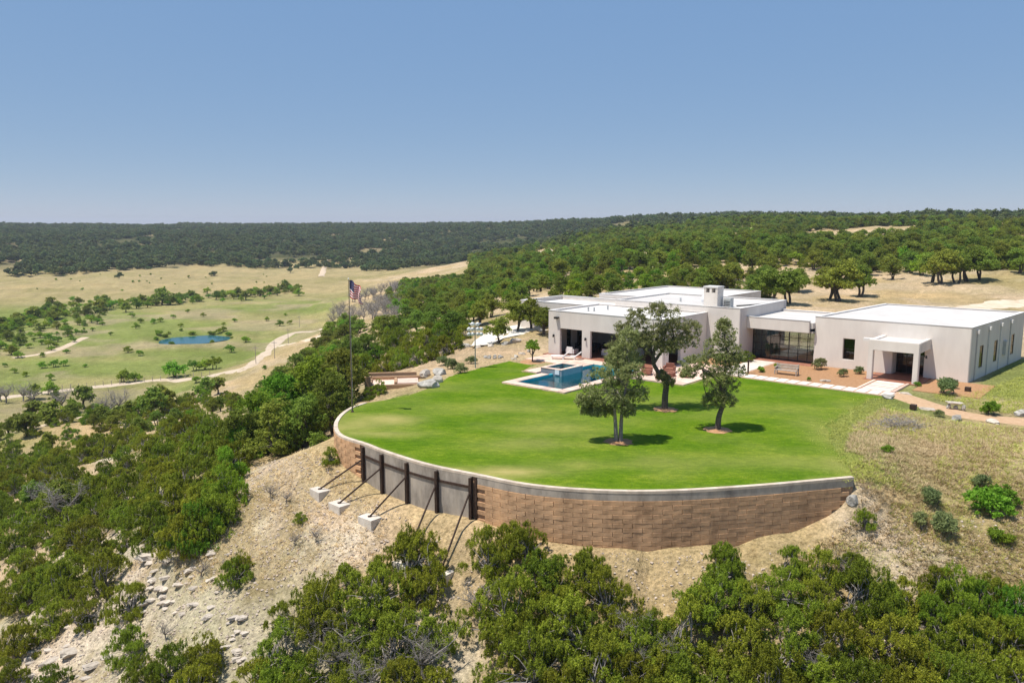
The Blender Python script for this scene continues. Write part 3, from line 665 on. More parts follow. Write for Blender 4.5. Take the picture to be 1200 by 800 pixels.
r = MB().box(PU0 + .2, PU1 - .2, PV0 + .2, RV0 - .01, PH - .5, PH - .14).build('portico_roof', 'roofwhite', house)
MB().box(PU0 - .25, PU1 + .25, PV0 - .25, RV0 - .12, -.3, .05).build('portico_floor', 'patiotile', house)
MB().box(PU0 - .75, PU0 + .35, PV0 + .9, PV0 + 1.3, PH - .28, PH - .02).build('scupper', 'trimwhite', house)
def downspout(u, v, h, top=.5):
    d = MB().box(u + .004, u + .1, v - .06, v + .06, 0, h - top).build('downspout', 'galv', house)
    MB().box(u + .002, u + .22, v - .17, v + .17, h - top + .002, h - top + .32).build('collector_box', 'trimwhite', d)
for v in (13.3, 17.0, 21.0, 24.6): downspout(R1 + .002, v, hR - .15)
MB().box(R1 + .004, R1 + .28, 22.4, 23.2, 1.3, 2.7).build('electric_panel', 'galv', house, bevel=.02)
MB().box(C1 - .29, C1 - .02, RV0 - .18, RV0 - .004, 3.8, 4.15).build('collector_box', 'trimwhite', house)
# rear wings
block(-14, B0 - .003, 12, 21, hD, front=[(-10, -8.6, .9, 2.5), (-5, -3.6, .9, 2.5)], roofdrop=.45); window('u', 12, -10, -8.6, .9, 2.5); window('u', 12, -5, -3.6, .9, 2.5)
block(-8, 7, BV + .003, 40, hE, right=[(26, 27.2, .9, 2.6), (32, 33.2, .9, 2.6)], roofdrop=.12); window('v', 7, 26, 27.2, .9, 2.6, sgn=-1); window('v', 7, 32, 33.2, .9, 2.6, sgn=-1)
# chimney with open top, roof gear
ch = MB().box(13.6, 15.2, 9.6, 11.0, hB - .5, 6.9).build('chimney', 'stucco', house, bevel=.03)
for u in (13.6, 14.26, 14.94):
    MB().box(u, u + .26, 9.6, 11.0, 6.902, 7.4).build('chimney_post', 'stucco', ch)
MB().box(13.55, 15.25, 9.55, 11.05, 7.402, 7.58).build('chimney_cap', 'trimwhite', ch, bevel=.02)
ac = MB().box(15.5, 16.3, 10.4, 11.2, hB - .09, hB + .9).build('condenser', 'galv', house, bevel=.03)
for k in range(5): MB().box(15.54, 16.26, 10.38, 10.396, hB - .2 + k * .18, hB - .12 + k * .18).build('louvre', 'bronze', ac)
for u, v in ((3.2, 3.0), (3.9, 3.1), (4.0, 5.6), (7.4, 5.2), (10.2, 6.5), (9, 13), (12, 17)):
    h_ = (hA - .12) if v < AV else hB - .1
    MB().cyl((u, v, h_ + .002), .11, .45, 8).build('vent_pipe', 'galv', house)
dd = MB().cyl((12.2, 12.6, hB - .09), .04, .7, 8).build('dish_mast', 'galv', house)
pts = []; fs = []
for i in range(4):
    for k in range(14): g = 2 * math.pi * k / 14; q = .45 * i / 3; pts.append((12.2 + q * math.cos(g), 12.55 - .25 * (1 - (i / 3) ** 2) * .6, hB + .45 + q * math.sin(g)))
for i in range(3):
    for k in range(14): fs.append((i * 14 + k, i * 14 + (k + 1) % 14, (i + 1) * 14 + (k + 1) % 14, (i + 1) * 14 + k))
MB().add(pts, fs).build('dish', 'whitemetal', dd)
MB().tube([(16.2, 12.2, hB - .03), (16.8, 13.6, hB - .03), (17.4, 15.5, hB - .03), (17.5, 17.4, hB - .03)], .07, 6).build('roof_hose', 'black', house)
# wall lamps and the flood lamp over the patio
for u in (.8, 5.05, 9.9):
    s_ = MB().box(u - .06, u + .06, -.1, -.004, 2.02, 2.2).build('wall_lamp', 'bronze', house); MB().cyl((u, -.17, 1.95), .1, .3, 8, .06).build('lamp_shade', 'bronze', s_)
s_ = MB().box(1.02, 1.5, -.3, -.004, 4.05, 4.2).build('flood_lamp', 'black', house); MB().box(1.05, 1.47, -.42, -.302, 3.98, 4.2).build('lamp_head', 'black', s_)
s_ = MB().box(PU1 + .004, PU1 + .1, 9.2, 9.35, 2.3, 2.5).build('wall_lamp', 'bronze', house); MB().cyl((PU1 + .2, 9.27, 2.2), .1, .26, 8, .05).build('lamp_shade', 'bronze', s_)

# the right wing stands a few degrees off square
for o in [q for q in col.objects if q.parent is not None and (q.parent == house or q.parent.parent == house) and q.type == 'MESH']:
    for v_ in o.data.vertices:
        if v_.co.x > C1 - .35 and v_.co.y > RV0: v_.co.x += .079 * (v_.co.y - RV0)

# ---------------------------------------------------------------- pool, patio, paths
def local(name, label=None, cat=None, u=0, v=0, z=0, rz=0, group=None): return empty(name, (*uv(u, v), z), HA + rz, label, cat, group)
pool = local('swimming_pool', 'rectangular blue swimming pool with pink coping sunk in the lawn', 'pool', 7.8, -14.65)
pu, pv = 5.15, 12.2                                                   # water extent
MB().box(0, pu, 0, pv, -1.9, -1.6).build('pool_floor', 'pooltile', pool)
for q in ((-.3, 0, -.3, pv + .3), (pu, pu + .3, -.3, pv + .3), (.002, pu - .002, -.3, 0), (.002, pu - .002, pv, pv + .3)): MB().box(*q, -1.9, .0).build('pool_wall', 'pooltile', pool)
MB().add([(0.002, 0.002, -.14), (pu - .002, 0.002, -.14), (pu - .002, pv - .002, -.14), (0.002, pv - .002, -.14)], [(0, 1, 2, 3)]).build('water', 'poolwater', pool)
def coping_run(x0, x1, y0, y1, nx, ny):
    for i in range(nx):
        for k in range(ny):
            a0, a1 = x0 + (x1 - x0) * i / nx, x0 + (x1 - x0) * (i + 1) / nx; b0, b1 = y0 + (y1 - y0) * k / ny, y0 + (y1 - y0) * (k + 1) / ny
            MB().box(a0 + .006, a1 - .006, b0 + .006, b1 - .006, -.25, .075 + random.uniform(-.004, .004)).build('coping_slab', 'paver', pool)
coping_run(-.95, pu + .95, -.95, .0, 8, 1); coping_run(-.95, 0, 0, 4.78, 1, 5); coping_run(pu, pu + .95, 0, pv, 1, 13)
spa = local('raised_spa', 'raised square tiled spa spilling into the pool', 'spa', 6.3, -9.25)
for q in ((0, 2.5, 0, .32), (0, 2.5, 3.1, 3.42), (0, .32, .322, 3.098), (2.18, 2.5, .322, 3.098)):
    w_ = MB().box(*q, -1.7, .45).build('spa_wall', 'spatile', spa)
    MB().box(q[0] - .04, q[1] + .04, q[2] - (.04 if q[1] - q[0] > 1 else -.042), q[3] + (.04 if q[1] - q[0] > 1 else -.042), .452, .51).build('spa_rim', 'paver', w_)
MB().box(.32, 2.18, .32, 3.1, -.4, -.2).build('spa_floor', 'pooltile', spa)
MB().add([(.322, .322, .38), (2.178, .322, .38), (2.178, 3.098, .38), (.322, 3.098, .38)], [(0, 1, 2, 3)]).build('water', 'poolwater', spa)
MB().box(1.75, 2.25, -.06, .0, .0, .44).build('spillway', 'whitemetal', spa)
pt = empty('patio_paving', (*uv(0, 0), 0), HA); tag(pt, kind='structure')
for x0, x1, y0, y1, nx, ny in ((4.75, 6.24, -9.85, -.62, 2, 10), (6.26, 7.78, -5.8, -.62, 2, 6), (7.8, 13.88, -2.43, -.62, 7, 2), (13.9, 19.9, -6.1, -.02, 6, 6), (.4, 4.73, -4.5, -.62, 4, 4), (14.55, 19.9, .0, 5.0, 6, 5)):
    for i in range(nx):
        for k in range(ny):
            a0, a1 = x0 + (x1 - x0) * i / nx, x0 + (x1 - x0) * (i + 1) / nx; b0, b1 = y0 + (y1 - y0) * k / ny, y0 + (y1 - y0) * (k + 1) / ny
            MB().box(a0 + .006, a1 - .006, b0 + .006, b1 - .006, -.25, .06 + random.uniform(-.004, .004)).build('paving_slab', 'paver', pt)
# slab path along the lawn, branches to hall and portico
gp = empty('garden_path', (*uv(0, 0), 0), HA); tag(gp, kind='structure')
def slabs(x0, x1, y0, y1, nx, ny, gap=.2, bed=True, edge=0.0):
    if bed: MB().box(x0, x1, y0, y1, -.2, .035).build('path_bed', 'slabbed', gp)
    for i in range(nx):
        for k in range(ny):
            a0, a1 = x0 + (x1 - x0) * i / nx, x0 + (x1 - x0) * (i + 1) / nx; b0, b1 = y0 + (y1 - y0) * k / ny, y0 + (y1 - y0) * (k + 1) / ny
            MB().box(a0 + (gap / 2 if nx > 1 else .1 + edge), a1 - (gap / 2 if nx > 1 else .1 + edge), b0 + (gap / 2 if ny > 1 else .1 + edge), b1 - (gap / 2 if ny > 1 else .1 + edge), .0, .075 + random.uniform(-.004, .004)).build('path_slab', 'slab', gp)
slabs(20.25, 35.3, .8, 2.5, 15, 1); slabs(19.0, 21.6, 2.51, 10.6, 1, 7, .18); slabs(32.0, 35.1, 2.51, 7.24, 1, 6, .22, True, .32)
for x in (32.02, 34.86): MB().box(x, x + .22, 2.52, 7.23, .036, .11).build('path_edging', 'paver', gp)
mb_ = empty('gravel_bed', (*uv(0, 0), 0), HA); tag(mb_, kind='structure')
MB().box(21.62, 31.98, 2.52, 11.55, -.2, .03).box(31.98, 32.0, 7.3, 11.5, -.2, .02).build('gravel', 'mulch', mb_)
MB().box(35.9, 41.0, 4.8, 11.5, -.2, .025).build('gravel', 'mulch', mb_)
MB().box(14.7, 18.95, 5.1, 9.1, -.2, .028).box(18.1, 18.98, 9.15, 10.7, -.2, .028).build('gravel', 'mulch', mb_)
# ---------------------------------------------------------------- furniture and small things
def bxx(p, name, m, *q, bevel=0.0): return MB().box(*q).build(name, m, p, bevel=bevel)
def lounger(u, v, rz, label):
    e = local('lounge_chair', label, 'lounge chair', u, v, .062, rz, 'loungers by the pool')
    bxx(e, 'seat', 'whitefab', -.33, .33, -.95, .35, .26, .36, bevel=.02)
    m4 = Matrix.Translation((0, .36, .3)) @ Matrix.Rotation(R(38), 4, 'X'); MB().box(-.33, .33, 0, .8, -.04, .06, m4).build('backrest', 'whitefab', e, bevel=.02)
    for x in (-.28, .28):
        for y in (-.85, .3): MB().box(x - .03, x + .03, y - .03, y + .03, 0, .258).build('leg', 'whitemetal', e)
lounger(3.3, -2.2, R(-62), 'white pool lounger nearer the young tree'); lounger(4.4, -1.6, R(-62), 'white pool lounger nearer the patio pillar')
def table(u, v, lx, ly, h, m, label, name='patio_table', z=.052, cat='table', rz=0):
    e = local(name, label, cat, u, v, z, rz); bxx(e, 'tabletop', m, -lx / 2, lx / 2, -ly / 2, ly / 2, h - .06, h, bevel=.01)
    for x in (-1, 1):
        for y in (-1, 1): bxx(e, 'leg', m, x * (lx / 2 - .1) - .04, x * (lx / 2 - .1) + .04, y * (ly / 2 - .1) - .04, y * (ly / 2 - .1) + .04, 0, h - .062)
table(2.7, 4.2, 1.1, 3.0, .76, 'darkfab', 'long dark dining table under the covered patio')
def chair(u, v, rz, m, label, grp, z=.052):
    e = local('patio_chair', label, 'chair', u, v, z, rz, grp)
    bxx(e, 'seat', m, -.24, .24, -.24, .24, .42, .49, bevel=.015); bxx(e, 'backrest', m, -.24, .24, .19, .25, .492, .95, bevel=.015)
    for x in (-.21, .21):
        for y in (-.21, .21): bxx(e, 'leg', m, x - .02, x + .02, y - .02, y + .02, 0, .418)
for v in (3.1, 4.2, 5.3):
    chair(1.8, v, R(90), 'darkfab', 'dark chair at the left side of the patio dining table', 'dark dining chairs'); chair(3.6, v, R(-90), 'darkfab', 'dark chair at the right side of the patio dining table', 'dark dining chairs')
def armchair(u, v, rz, label, m='whitefab', z=.052, w_=.8):
    e = local('armchair', label, 'armchair', u, v, z, rz)
    bxx(e, 'seat', m, -w_ / 2, w_ / 2, -.38, .38, .12, .44, bevel=.04); bxx(e, 'backrest', m, -w_ / 2, w_ / 2, .385, .55, .12, .85, bevel=.04)
    for x in (-1, 1): bxx(e, 'armrest', m, min(x * w_ / 2, x * (w_ / 2 + .16)) + .003, max(x * w_ / 2, x * (w_ / 2 + .16)) - .003, -.38, .5, .12, .62, bevel=.03)
    for x in (-1, 1):
        for y in (-.3, .3): bxx(e, 'foot', 'bronze', x * w_ * .4 - .03, x * w_ * .4 + .03, y - .03, y + .03, 0, .119)
armchair(2.4, 1.2, R(180), 'white armchair behind the left patio opening'); armchair(6.8, 2.2, R(160), 'white sofa behind the patio pillar', w_=1.9); armchair(8.6, 4.6, 0, 'white armchair deep inside the covered patio')
# fire pit corner with brick-red chairs behind the lawn oaks
fp = local('fire_pit', 'round red brick fire pit on the patio corner', 'fire pit', 16.6, -3.3, .062)
for k in range(14):
    m4 = Matrix.Rotation(2 * math.pi * k / 14, 4, 'Z'); MB().box(.62, .86, -.17, .17, 0, .38, m4).build('brick', 'patiotile', fp)
MB().cyl((0, 0, .0), .6, .2, 16).build('ash_bed', 'darkstone', fp)
for i, g in enumerate((20, 110, 200, 290)):
    a = R(g); armchair(16.6 + 1.75 * math.cos(a), -3.3 + 1.75 * math.sin(a), a - R(90), ['rust red armchair at the fire pit facing the house', 'rust red armchair at the fire pit with its back to the house', 'rust red armchair at the fire pit on the pool side', 'rust red armchair at the fire pit on the lawn side'][i], 'patiotile', .062)
# swing bench, path lamp
e = local('bench', 'grey wooden slatted bench on the orange gravel bed', 'bench', 24.9, 4.7, .032, R(4))
for k in range(5): bxx(e, 'seat_slat', 'greywood', -1.05, 1.05, -.3 + k * .12, -.2 + k * .12, .4, .45)
for k in range(4):
    m4 = Matrix.Translation((0, .32, .5 + k * .13)) @ Matrix.Rotation(R(-12), 4, 'X'); MB().box(-1.05, 1.05, -.02, .02, 0, .1, m4).build('back_slat', 'greywood', e)
for x in (-1.0, 1.0):
    bxx(e, 'leg', 'greywood', x - .05, x + .05, -.31, -.22, 0, .398); bxx(e, 'leg', 'greywood', x - .05, x + .05, .345, .43, 0, 1.02); bxx(e, 'armrest', 'greywood', x - .06, x + .06, -.33, .343, .64, .69)
e = local('path_lamp', 'rusty bollard lamp with flat cap beside the slab path', 'lamp', 21.9, 2.9, .03)
bxx(e, 'post', 'steel', -.06, .06, -.06, .06, 0, 1.15); bxx(e, 'lamp_cap', 'steel', -.1, .32, -.09, .09, 1.152, 1.3); 
# limestone slab seats and dark rocks along the gravel path
def rock_mesh(seed, sx, sy, sz, m='stone', sub=3, rough=.42, flat=None):
    r_ = random.Random(seed); b = bmesh.new(); bmesh.ops.create_icosphere(b, subdivisions=sub, radius=1)
    off = Vector((r_.uniform(0, 50), r_.uniform(0, 50), r_.uniform(0, 50)))
    from mathutils import noise
    cuts = [(Vector((r_.gauss(0, 1), r_.gauss(0, 1), r_.gauss(0, .8))).normalized(), r_.uniform(.5, .8)) for _ in range(9 if rough else 0)]
    for q in b.verts:
        n_ = q.co.normalized(); box = Vector([math.copysign(abs(c_) ** .72, c_) for c_ in n_]) * .8
        k = 1 + rough * noise.noise(n_ * 1.3 + off) + rough * .5 * noise.noise(n_ * 3.2 + off) + rough * .22 * noise.noise(n_ * 8 + off)
        q.co = Vector((box.x * sx, box.y * sy, box.z * sz)) * k
        for pn, pd in cuts:
            e_ = (q.co.x / sx) * pn.x + (q.co.y / sy) * pn.y + (q.co.z / sz) * pn.z - pd
            if e_ > 0: q.co -= Vector((pn.x * sx, pn.y * sy, pn.z * sz)) * e_
        if flat and q.co.z > flat: q.co.z = flat + (q.co.z - flat) * .12
    me = bpy.data.meshes.new('rock'); b.to_mesh(me); b.free(); me.materials.append(M[m]); return me
def rock(name, px, py, s, label, m='stone', seed=None, cat='rock', group=None, rz=None, sink=.3, flat=None):
    h = hit(px, py); sd_ = seed if seed is not None else int(px * 7 + py)
    o = link(name, rock_mesh(sd_, *s, m=m, flat=flat), None, (h[0], h[1], h[2] + s[2] * (1 - sink * 2) * .8), label=label, cat=cat, group=group)
    o.rotation_euler = (0, 0, rz if rz is not None else random.uniform(0, 6)); return o
rock('limestone_bench', 1061, 462, (.75, .32, .2), 'low white stone slab at the start of the gravel path', rz=HA, flat=.12)
rock('limestone_bench', 1086, 480, (.85, .3, .18), 'low white stone slab on the lawn side of the gravel path', rz=HA, flat=.1)
e = empty('stone_bench', (*hit(1120, 480)[:2], gh(*hit(1120, 480)[:2])), HA + .2, 'white slab bench on stacked stones beside the gravel path', 'bench')
link('seat_slab', rock_mesh(5, .85, .4, .1, flat=.06), e, (0, 0, .55)); link('support_stone', rock_mesh(6, .22, .3, .28, 'darkstone'), e, (-.5, 0, .22)); link('support_stone', rock_mesh(8, .22, .3, .28, 'darkstone'), e, (.5, 0, .22)); link('support_stone', rock_mesh(9, .2, .26, .22, 'darkstone'), e, (0, .02, .18))
rock('boulder', 1040, 467, (.6, .45, .35), 'dark grey boulder at the corner of the slab path', 'darkstone'); rock('boulder', 1122, 492, (.6, .4, .38), 'dark flat-topped boulder on the lower edge of the gravel path', 'darkstone', flat=.2)
rock('boulder', 1162, 495, (.7, .45, .25), 'pale boulder sunk in dry grass below the gravel path'); rock('boulder', 1197, 487, (.6, .5, .35), 'grey boulder at the green edge of the gravel path', 'darkstone')
rock('boulder', 987, 552, (.5, .4, .32), 'white rock sitting on the end of the retaining wall'); rock('boulder', 999, 588, (.4, .4, .4), 'dark rock at the foot of the retaining wall end', 'darkstone')
rock('boulder', 497, 442, (1.0, .7, .6), 'big pale boulder behind the timber steps'); rock('boulder', 515, 439, (.9, .7, .55), 'grey boulder farthest along the lawn edge from the flagpole', 'darkstone')
rock('boulder', 501, 454, (1.15, .75, .7), 'largest grey boulder between timber steps and lawn', 'darkstone'); rock('boulder', 512, 448, (.8, .6, .55), 'pale boulder leaning on the largest grey boulder')
for px, l in ((1070, 'small rusty box lamp beside the gravel path'), (1134, 'small rusty box lamp against the house corner')):
    h = hit(px, 480 if px == 1070 else 459); e = empty('box_lamp', h, HA, l, 'lamp'); bxx(e, 'base', 'steel', -.16, .16, -.16, .16, -.1, .06); bxx(e, 'housing', 'steel', -.22, .22, -.22, .22, .062, .42, bevel=.02)
# terrace of timber edging and sand steps by the boulders
h = hit(470, 452); e = empty('timber_steps', (h[0], h[1], h[2] + .05), R(8), 'sandy steps edged with brown timber beside the boulders', 'steps')
def tbox(name, m, *q): return MB().box(*q).build(name, m, e, bevel=.015)
tbox('end_post', 'wood', -3.3, -2.75, -.6, .1, -.5, .95); tbox('timber', 'wood', -2.74, 1.9, 1.9, 2.2, -.2, .5); tbox('timber', 'wood', -2.74, 1.3, -.75, -.5, -.6, .22); tbox('timber', 'wood', -2.9, -2.65, -.45, 1.88, -.4, .35)
tbox('timber', 'wood', -.6, -.35, -.45, 1.88, -.4, .42); tbox('step_fill', 'paver', -2.6, -.62, -.48, 1.88, -.5, .2); tbox('step_fill', 'paver', -.33, 1.6, -.48, 1.88, -.5, .32); tbox('timber', 'wood', -3.3, 1.5, 2.6, 2.85, -.2, .75)
# flagpole
fx, fy = P(413, 483); e = empty('flagpole', (fx, fy, 0), 0, 'tall thin flagpole standing at the wall end of the lawn', 'flagpole')
MB().tube([(0, 0, -.3), (0, 0, 5), (0, 0, 10.05)], [.055, .04, .022], 10).build('pole', 'polepaint', e); MB().cyl((0, 0, 0), .16, .12, 12, .1).build('base_collar', 'steel', e)
link('finial', rock_mesh(1, .07, .07, .07, 'whitemetal', 2, 0), e, (0, 0, 10.12)); MB().tube([(.06, 0, 1.2), (.055, 0, 9.9)], .008, 4).build('halyard', 'whitefab', e)
fl = empty('flag', (fx, fy, 8.4), R(-12), 'drooping flag with white stars on blue over red and white stripes, on the flagpole', 'flag')
def fmat(name, c):
    m, t, b = new_mat(name); b.inputs['Base Color'].default_value = (*c, 1); b.inputs['Roughness'].default_value = .8; M[name] = m
fmat('flag_red', (.45, .03, .05)); fmat('flag_white', (.75, .73, .72)); fmat('flag_blue', (.018, .022, .09))
def fpt(i, k, d=0.0):        # i 0..1 along the fly, k 0..1 down the hoist: cloth hangs in folds
    x = .05 + 1.02 * i ** .9; z = 1.62 - 1.28 * k * (1 - .12 * i) - .62 * i ** 1.3 + .05 * math.sin(i * 9 + k * 3); y = .16 * math.sin(i * 11 + k * 2.2) * (.3 + i)
    return (x * (1 - .12 * math.sin(k * 3)), y + d, z)
NX = 26
for s in range(13):
    i0 = .4 if s < 7 else 0.0; mb = MB(); vs = []; fs = []
    for a in range(NX + 1):
        for b in range(3): vs.append(fpt(i0 + (1 - i0) * a / NX, (s + b / 2) / 13))
    for a in range(NX):
        for b in range(2): fs.append((a * 3 + b, a * 3 + b + 1, a * 3 + b + 4, a * 3 + b + 3))
    mb.add(vs, fs).build('stripe', 'flag_red' if s % 2 == 0 else 'flag_white', fl, smooth=True)
vs = []; fs = []
for a in range(13):
    for b in range(15): vs.append(fpt(.4 * a / 12, 7 / 13 * b / 14))
for a in range(12):
    for b in range(14): fs.append((a * 15 + b, a * 15 + b + 1, a * 15 + b + 16, a * 15 + b + 15))
cn = MB().add(vs, fs).build('canton', 'flag_blue', fl, smooth=True)
st = MB()
for r_ in range(9):
    for c_ in range(6 if r_ % 2 == 0 else 5):
        i, k = .4 * (c_ * 2 + 1 + (r_ % 2)) / 12, 7 / 13 * (r_ + .75) / 9.5
        for d in (.012, -.012):
            vs = []
            for q in range(10):
                g = math.pi * q / 5; rr2 = (.012 if q % 2 == 0 else .005); vs.append(fpt(max(0, i + rr2 * math.sin(g) * .8), max(0, k - rr2 * math.cos(g)), d))
            st.add(vs, [tuple(range(10))])
st.build('stars', 'flag_white', cn)
# sports flood light pole
x, y = P(557, 431); e = empty('floodlight_pole', (x, y, gh(x, y)), 0, 'pale green pole carrying a cluster of white lamps beyond the lawn', 'light pole')
MB().tube([(0, 0, -.2), (0, 0, 2.5), (0, 0, 4.55)], [.06, .05, .045], 8).build('pole', 'greenmetal', e)
for z in (3.45, 3.95, 4.45):
    MB().tube([(-.62, 0, z), (.62, 0, z)], .03, 6).build('cross_arm', 'whitemetal', e)
    for xx in (-.6, -.25, .25, .6):
        if z > 4.2 and abs(xx) > .5: continue
        m4 = Matrix.Translation((xx, -.12, z)) @ Matrix.Rotation(R(55), 4, 'X'); q = MB(); q.tube([m4 @ Vector((0, 0, .16)), m4 @ Vector((0, 0, .05)), m4 @ Vector((0, 0, -.1))], [.08, .15, .21], 10); q.build('lamp_head', 'whitemetal', e)
# poles along the road, far tall pole by the ridge
for px, py, hh, l in ((322, 420, 4.5, 'grey utility pole on the upper branch of the dirt road'), (338, 403, 4.8, 'grey utility pole in the fork of the dirt road'), (351, 383, 4.5, 'grey utility pole at the bend of the dirt road'), (300, 426, 4.5, 'grey utility pole nearest the straight dirt road')):
    h = hit(px, py); e = empty('utility_pole', h, 0, l, 'pole'); MB().tube([(0, 0, -.3), (0, 0, hh)], [.09, .06], 7).build('pole', 'greywood', e); MB().box(-.7, .7, -.06, .06, hh - .6, hh - .48).build('cross_arm', 'greywood', e)
# fence line along the straight road
for i in range(26):
    px = 6 + i * 9.6; py = 463.5 - px * .094; h = hit(px, py)
    o = MB().cyl((0, 0, -.2), .07, 1.45, 6).build('fence_post', 'greywood'); o.location = h; tag(o, 'thin weathered fence post along the valley dirt road', 'post', 'fence posts along the valley road')
# driveway of pale concrete with stone edging
dpoly = [P(*q) for q in ((552, 404), (556, 398), (566, 391), (580, 386), (600, 383.5), (640, 384), (642, 394), (606, 398), (590, 399), (575, 403.5))]
V, F = sheet_mesh(dpoly, 1.2, lambda x, y: np.array([max(gh(a, b), -.2) + .09 for a, b in zip(x, y)])); link('driveway', np_mesh('driveway', V, F, 'paleconc'), kind='structure')
for i, (px, py, s) in enumerate(((548, 406, .9), (560, 407, .7), (594, 403, .9), (604, 401, 1.0), (540, 404, .8), (575, 406, .6), (605, 418, .5), (612, 415, .55), (620, 412, .45), (602, 421, .4))):
    rock('edging_rock', px, py, (s, s * .6, s * .4), 'rough limestone rock edging the pale driveway' if i < 6 else 'small rock edging the young tree bed', 'stone' if i % 2 else 'darkstone', group='rocks edging the driveway' if i < 6 else 'rocks round the young tree bed')
# ---------------------------------------------------------------- vegetation
def leaves(centres, rads, per, L, Wd, seed, up=.35, shell=.55, tintlo=.0, droop=0.0, form=(1, 1, .85)):
    """small pointed leaf faces filling clumps; tint varies clump by clump"""
    g = np.random.default_rng(seed); nC = len(centres)
    idx = np.repeat(np.arange(nC), per); N = len(idx)
    d = g.normal(size=(N, 3)); d /= np.linalg.norm(d, axis=1, keepdims=True)
    rr = (shell + (1 - shell) * g.random(N)) * rads[idx]
    p = centres[idx] + d * rr[:, None] * np.array(form)
    nr_ = d * .55 + g.normal(size=(N, 3)) * .55; nr_[:, 2] += .45; nr_ /= np.linalg.norm(nr_, axis=1, keepdims=True)
    ax = np.cross(nr_, g.normal(size=(N, 3))); ax[:, 2] += (up - droop) * .6; ax /= np.linalg.norm(ax, axis=1, keepdims=True) + 1e-9
    s = np.cross(nr_, ax); s /= np.linalg.norm(s, axis=1, keepdims=True) + 1e-9
    ln = L * (.6 + .8 * g.random(N))[:, None]; wd = Wd * (.6 + .8 * g.random(N))[:, None]
    V = np.stack([p - ax * ln * .5, p + s * wd * .5, p + ax * ln * .5, p - s * wd * .5], 1).reshape(-1, 3)
    F = np.arange(N * 4).reshape(N, 4)
    ct = g.random(nC); t = np.clip(.25 + .5 * ct[idx] + .35 * (g.random(N) - .5) + .12, tintlo, 1)
    return V, F, t
def lobes(seed, n, Rx, Ry, z0, z1, r0, r1, lowp=1.0):
    g = np.random.default_rng(seed); out = []; ph = g.uniform(0, 6.3)
    for i in range(n):
        a = ph + 2.399 * i + g.normal() * .3; q = (i + .5) / n
        h = g.random() ** lowp; k = math.sqrt(q) * (1 - .55 * max(0, h - .35) / .65)
        prof = .8 + .35 * math.sin(a * 2 + ph) * .6
        out.append((Rx * k * prof * math.cos(a), Ry * k * prof * math.sin(a), z0 + (z1 - z0) * (h * (1 - .25 * q)), r0 + (r1 - r0) * g.random()))
    return np.array(out)
def tufts(lb, seed, per, rmin, rmax, upbias=.25, low=-.5):
    """foliage tufts on the outer skin of every lobe"""
    g = np.random.default_rng(seed); c = []; r = []
    for x, y, z, q in lb:
        for k in range(per):
            d = g.normal(size=3); d[2] += upbias; d /= np.linalg.norm(d)
            if d[2] < low: d[2] *= -.5
            f = q * (.62 + .5 * g.random()); c.append((x + d[0] * f, y + d[1] * f, z + d[2] * f * .85)); r.append(rmin + (rmax - rmin) * g.random())
    return np.array(c), np.array(r)
def limb(mb, a, b, r0, r1, seed, bend=.15, n=6, seg=5):
    g = random.Random(seed); a, b = Vector(a), Vector(b); L = (b - a).length; pts = []
    o1 = Vector((g.uniform(-1, 1), g.uniform(-1, 1), g.uniform(-.2, .6))) * L * bend; o2 = Vector((g.uniform(-1, 1), g.uniform(-1, 1), 0)) * L * bend * .4
    for i in range(seg + 1):
        t_ = i / seg; pts.append(a.lerp(b, t_) + o1 * math.sin(math.pi * t_) + o2 * math.sin(2 * math.pi * t_))
    mb.tube(pts, [r0 + (r1 - r0) * (i / seg) ** .8 for i in range(seg + 1)], n); return pts
def trunk_for(lb, seed, h0, r, n=7, bark='bark', stems=1, thin=.35):
    mb = MB(); g = random.Random(seed)
    for s in range(stems):
        off = (g.uniform(-.35, .35), g.uniform(-.35, .35)) if stems > 1 else (0, 0); rr = r / math.sqrt(stems)
        fork = (off[0] * 1.6 + g.uniform(-.2, .2), off[1] * 1.6 + g.uniform(-.2, .2), h0 * g.uniform(.85, 1.15))
        limb(mb, (off[0] * .5, off[1] * .5, -.35), fork, rr * 1.2, rr * .85, seed + s, .1, n)
        sel = [q for i, q in enumerate(lb) if i % stems == s]
        for i, q in enumerate(sel):
            limb(mb, fork, (q[0] * .92, q[1] * .92, q[2]), rr * g.uniform(.35, .6), rr * .12, seed * 31 + i, .14, 5, 4)
    return mb
def proto(kind, seed, lb, per_t, tr, per_l, L, Wd, foliage, h0, r, stems=1, bark='bark', up=.35, low=-.5, upbias=.25, shell=.4, form=(1, 1, .85)):
    c, rd = tufts(lb, seed, per_t, tr[0], tr[1], upbias, low)
    V, F, t_ = leaves(c, rd, per_l, L, Wd, seed, up, shell, form=form)
    tm = trunk_for(lb, seed, h0, r, stems=stems, bark=bark).mesh('trunk', bark, True)
    return tm, np_mesh('crown', V, F, foliage, t_)
PR = {}
PR['juniper'] = [proto('juniper', 100 + i, lobes(100 + i, 40, 2.1, 1.95, .05, 2.6, .2, .5, 1.5), 20, (.07, .17), 34, .095, .035, 'juniper', .5, .16, 3, 'palebark', 1.6, -.6, .5, .3, (.65, .65, 1.6)) for i in range(8)]
PR['hill'] = [proto('hill', 230 + i, lobes(230 + i, 26, 2.6, 2.4, .6, 4.5, .5, .95), 26, (.12, .3), 18, .17, .095, 'oak', 1.0, .2, 3, 'bark', .2) for i in range(4)]
PR['oak'] = [proto('oak', 200 + i, lobes(200 + i, 20, 2.5, 2.4, 1.7, 4.6, .6, 1.1), 30, (.14, .34), 15, .22, .13, 'oak', 1.5, .22, 2, 'bark', .1) for i in range(5)]
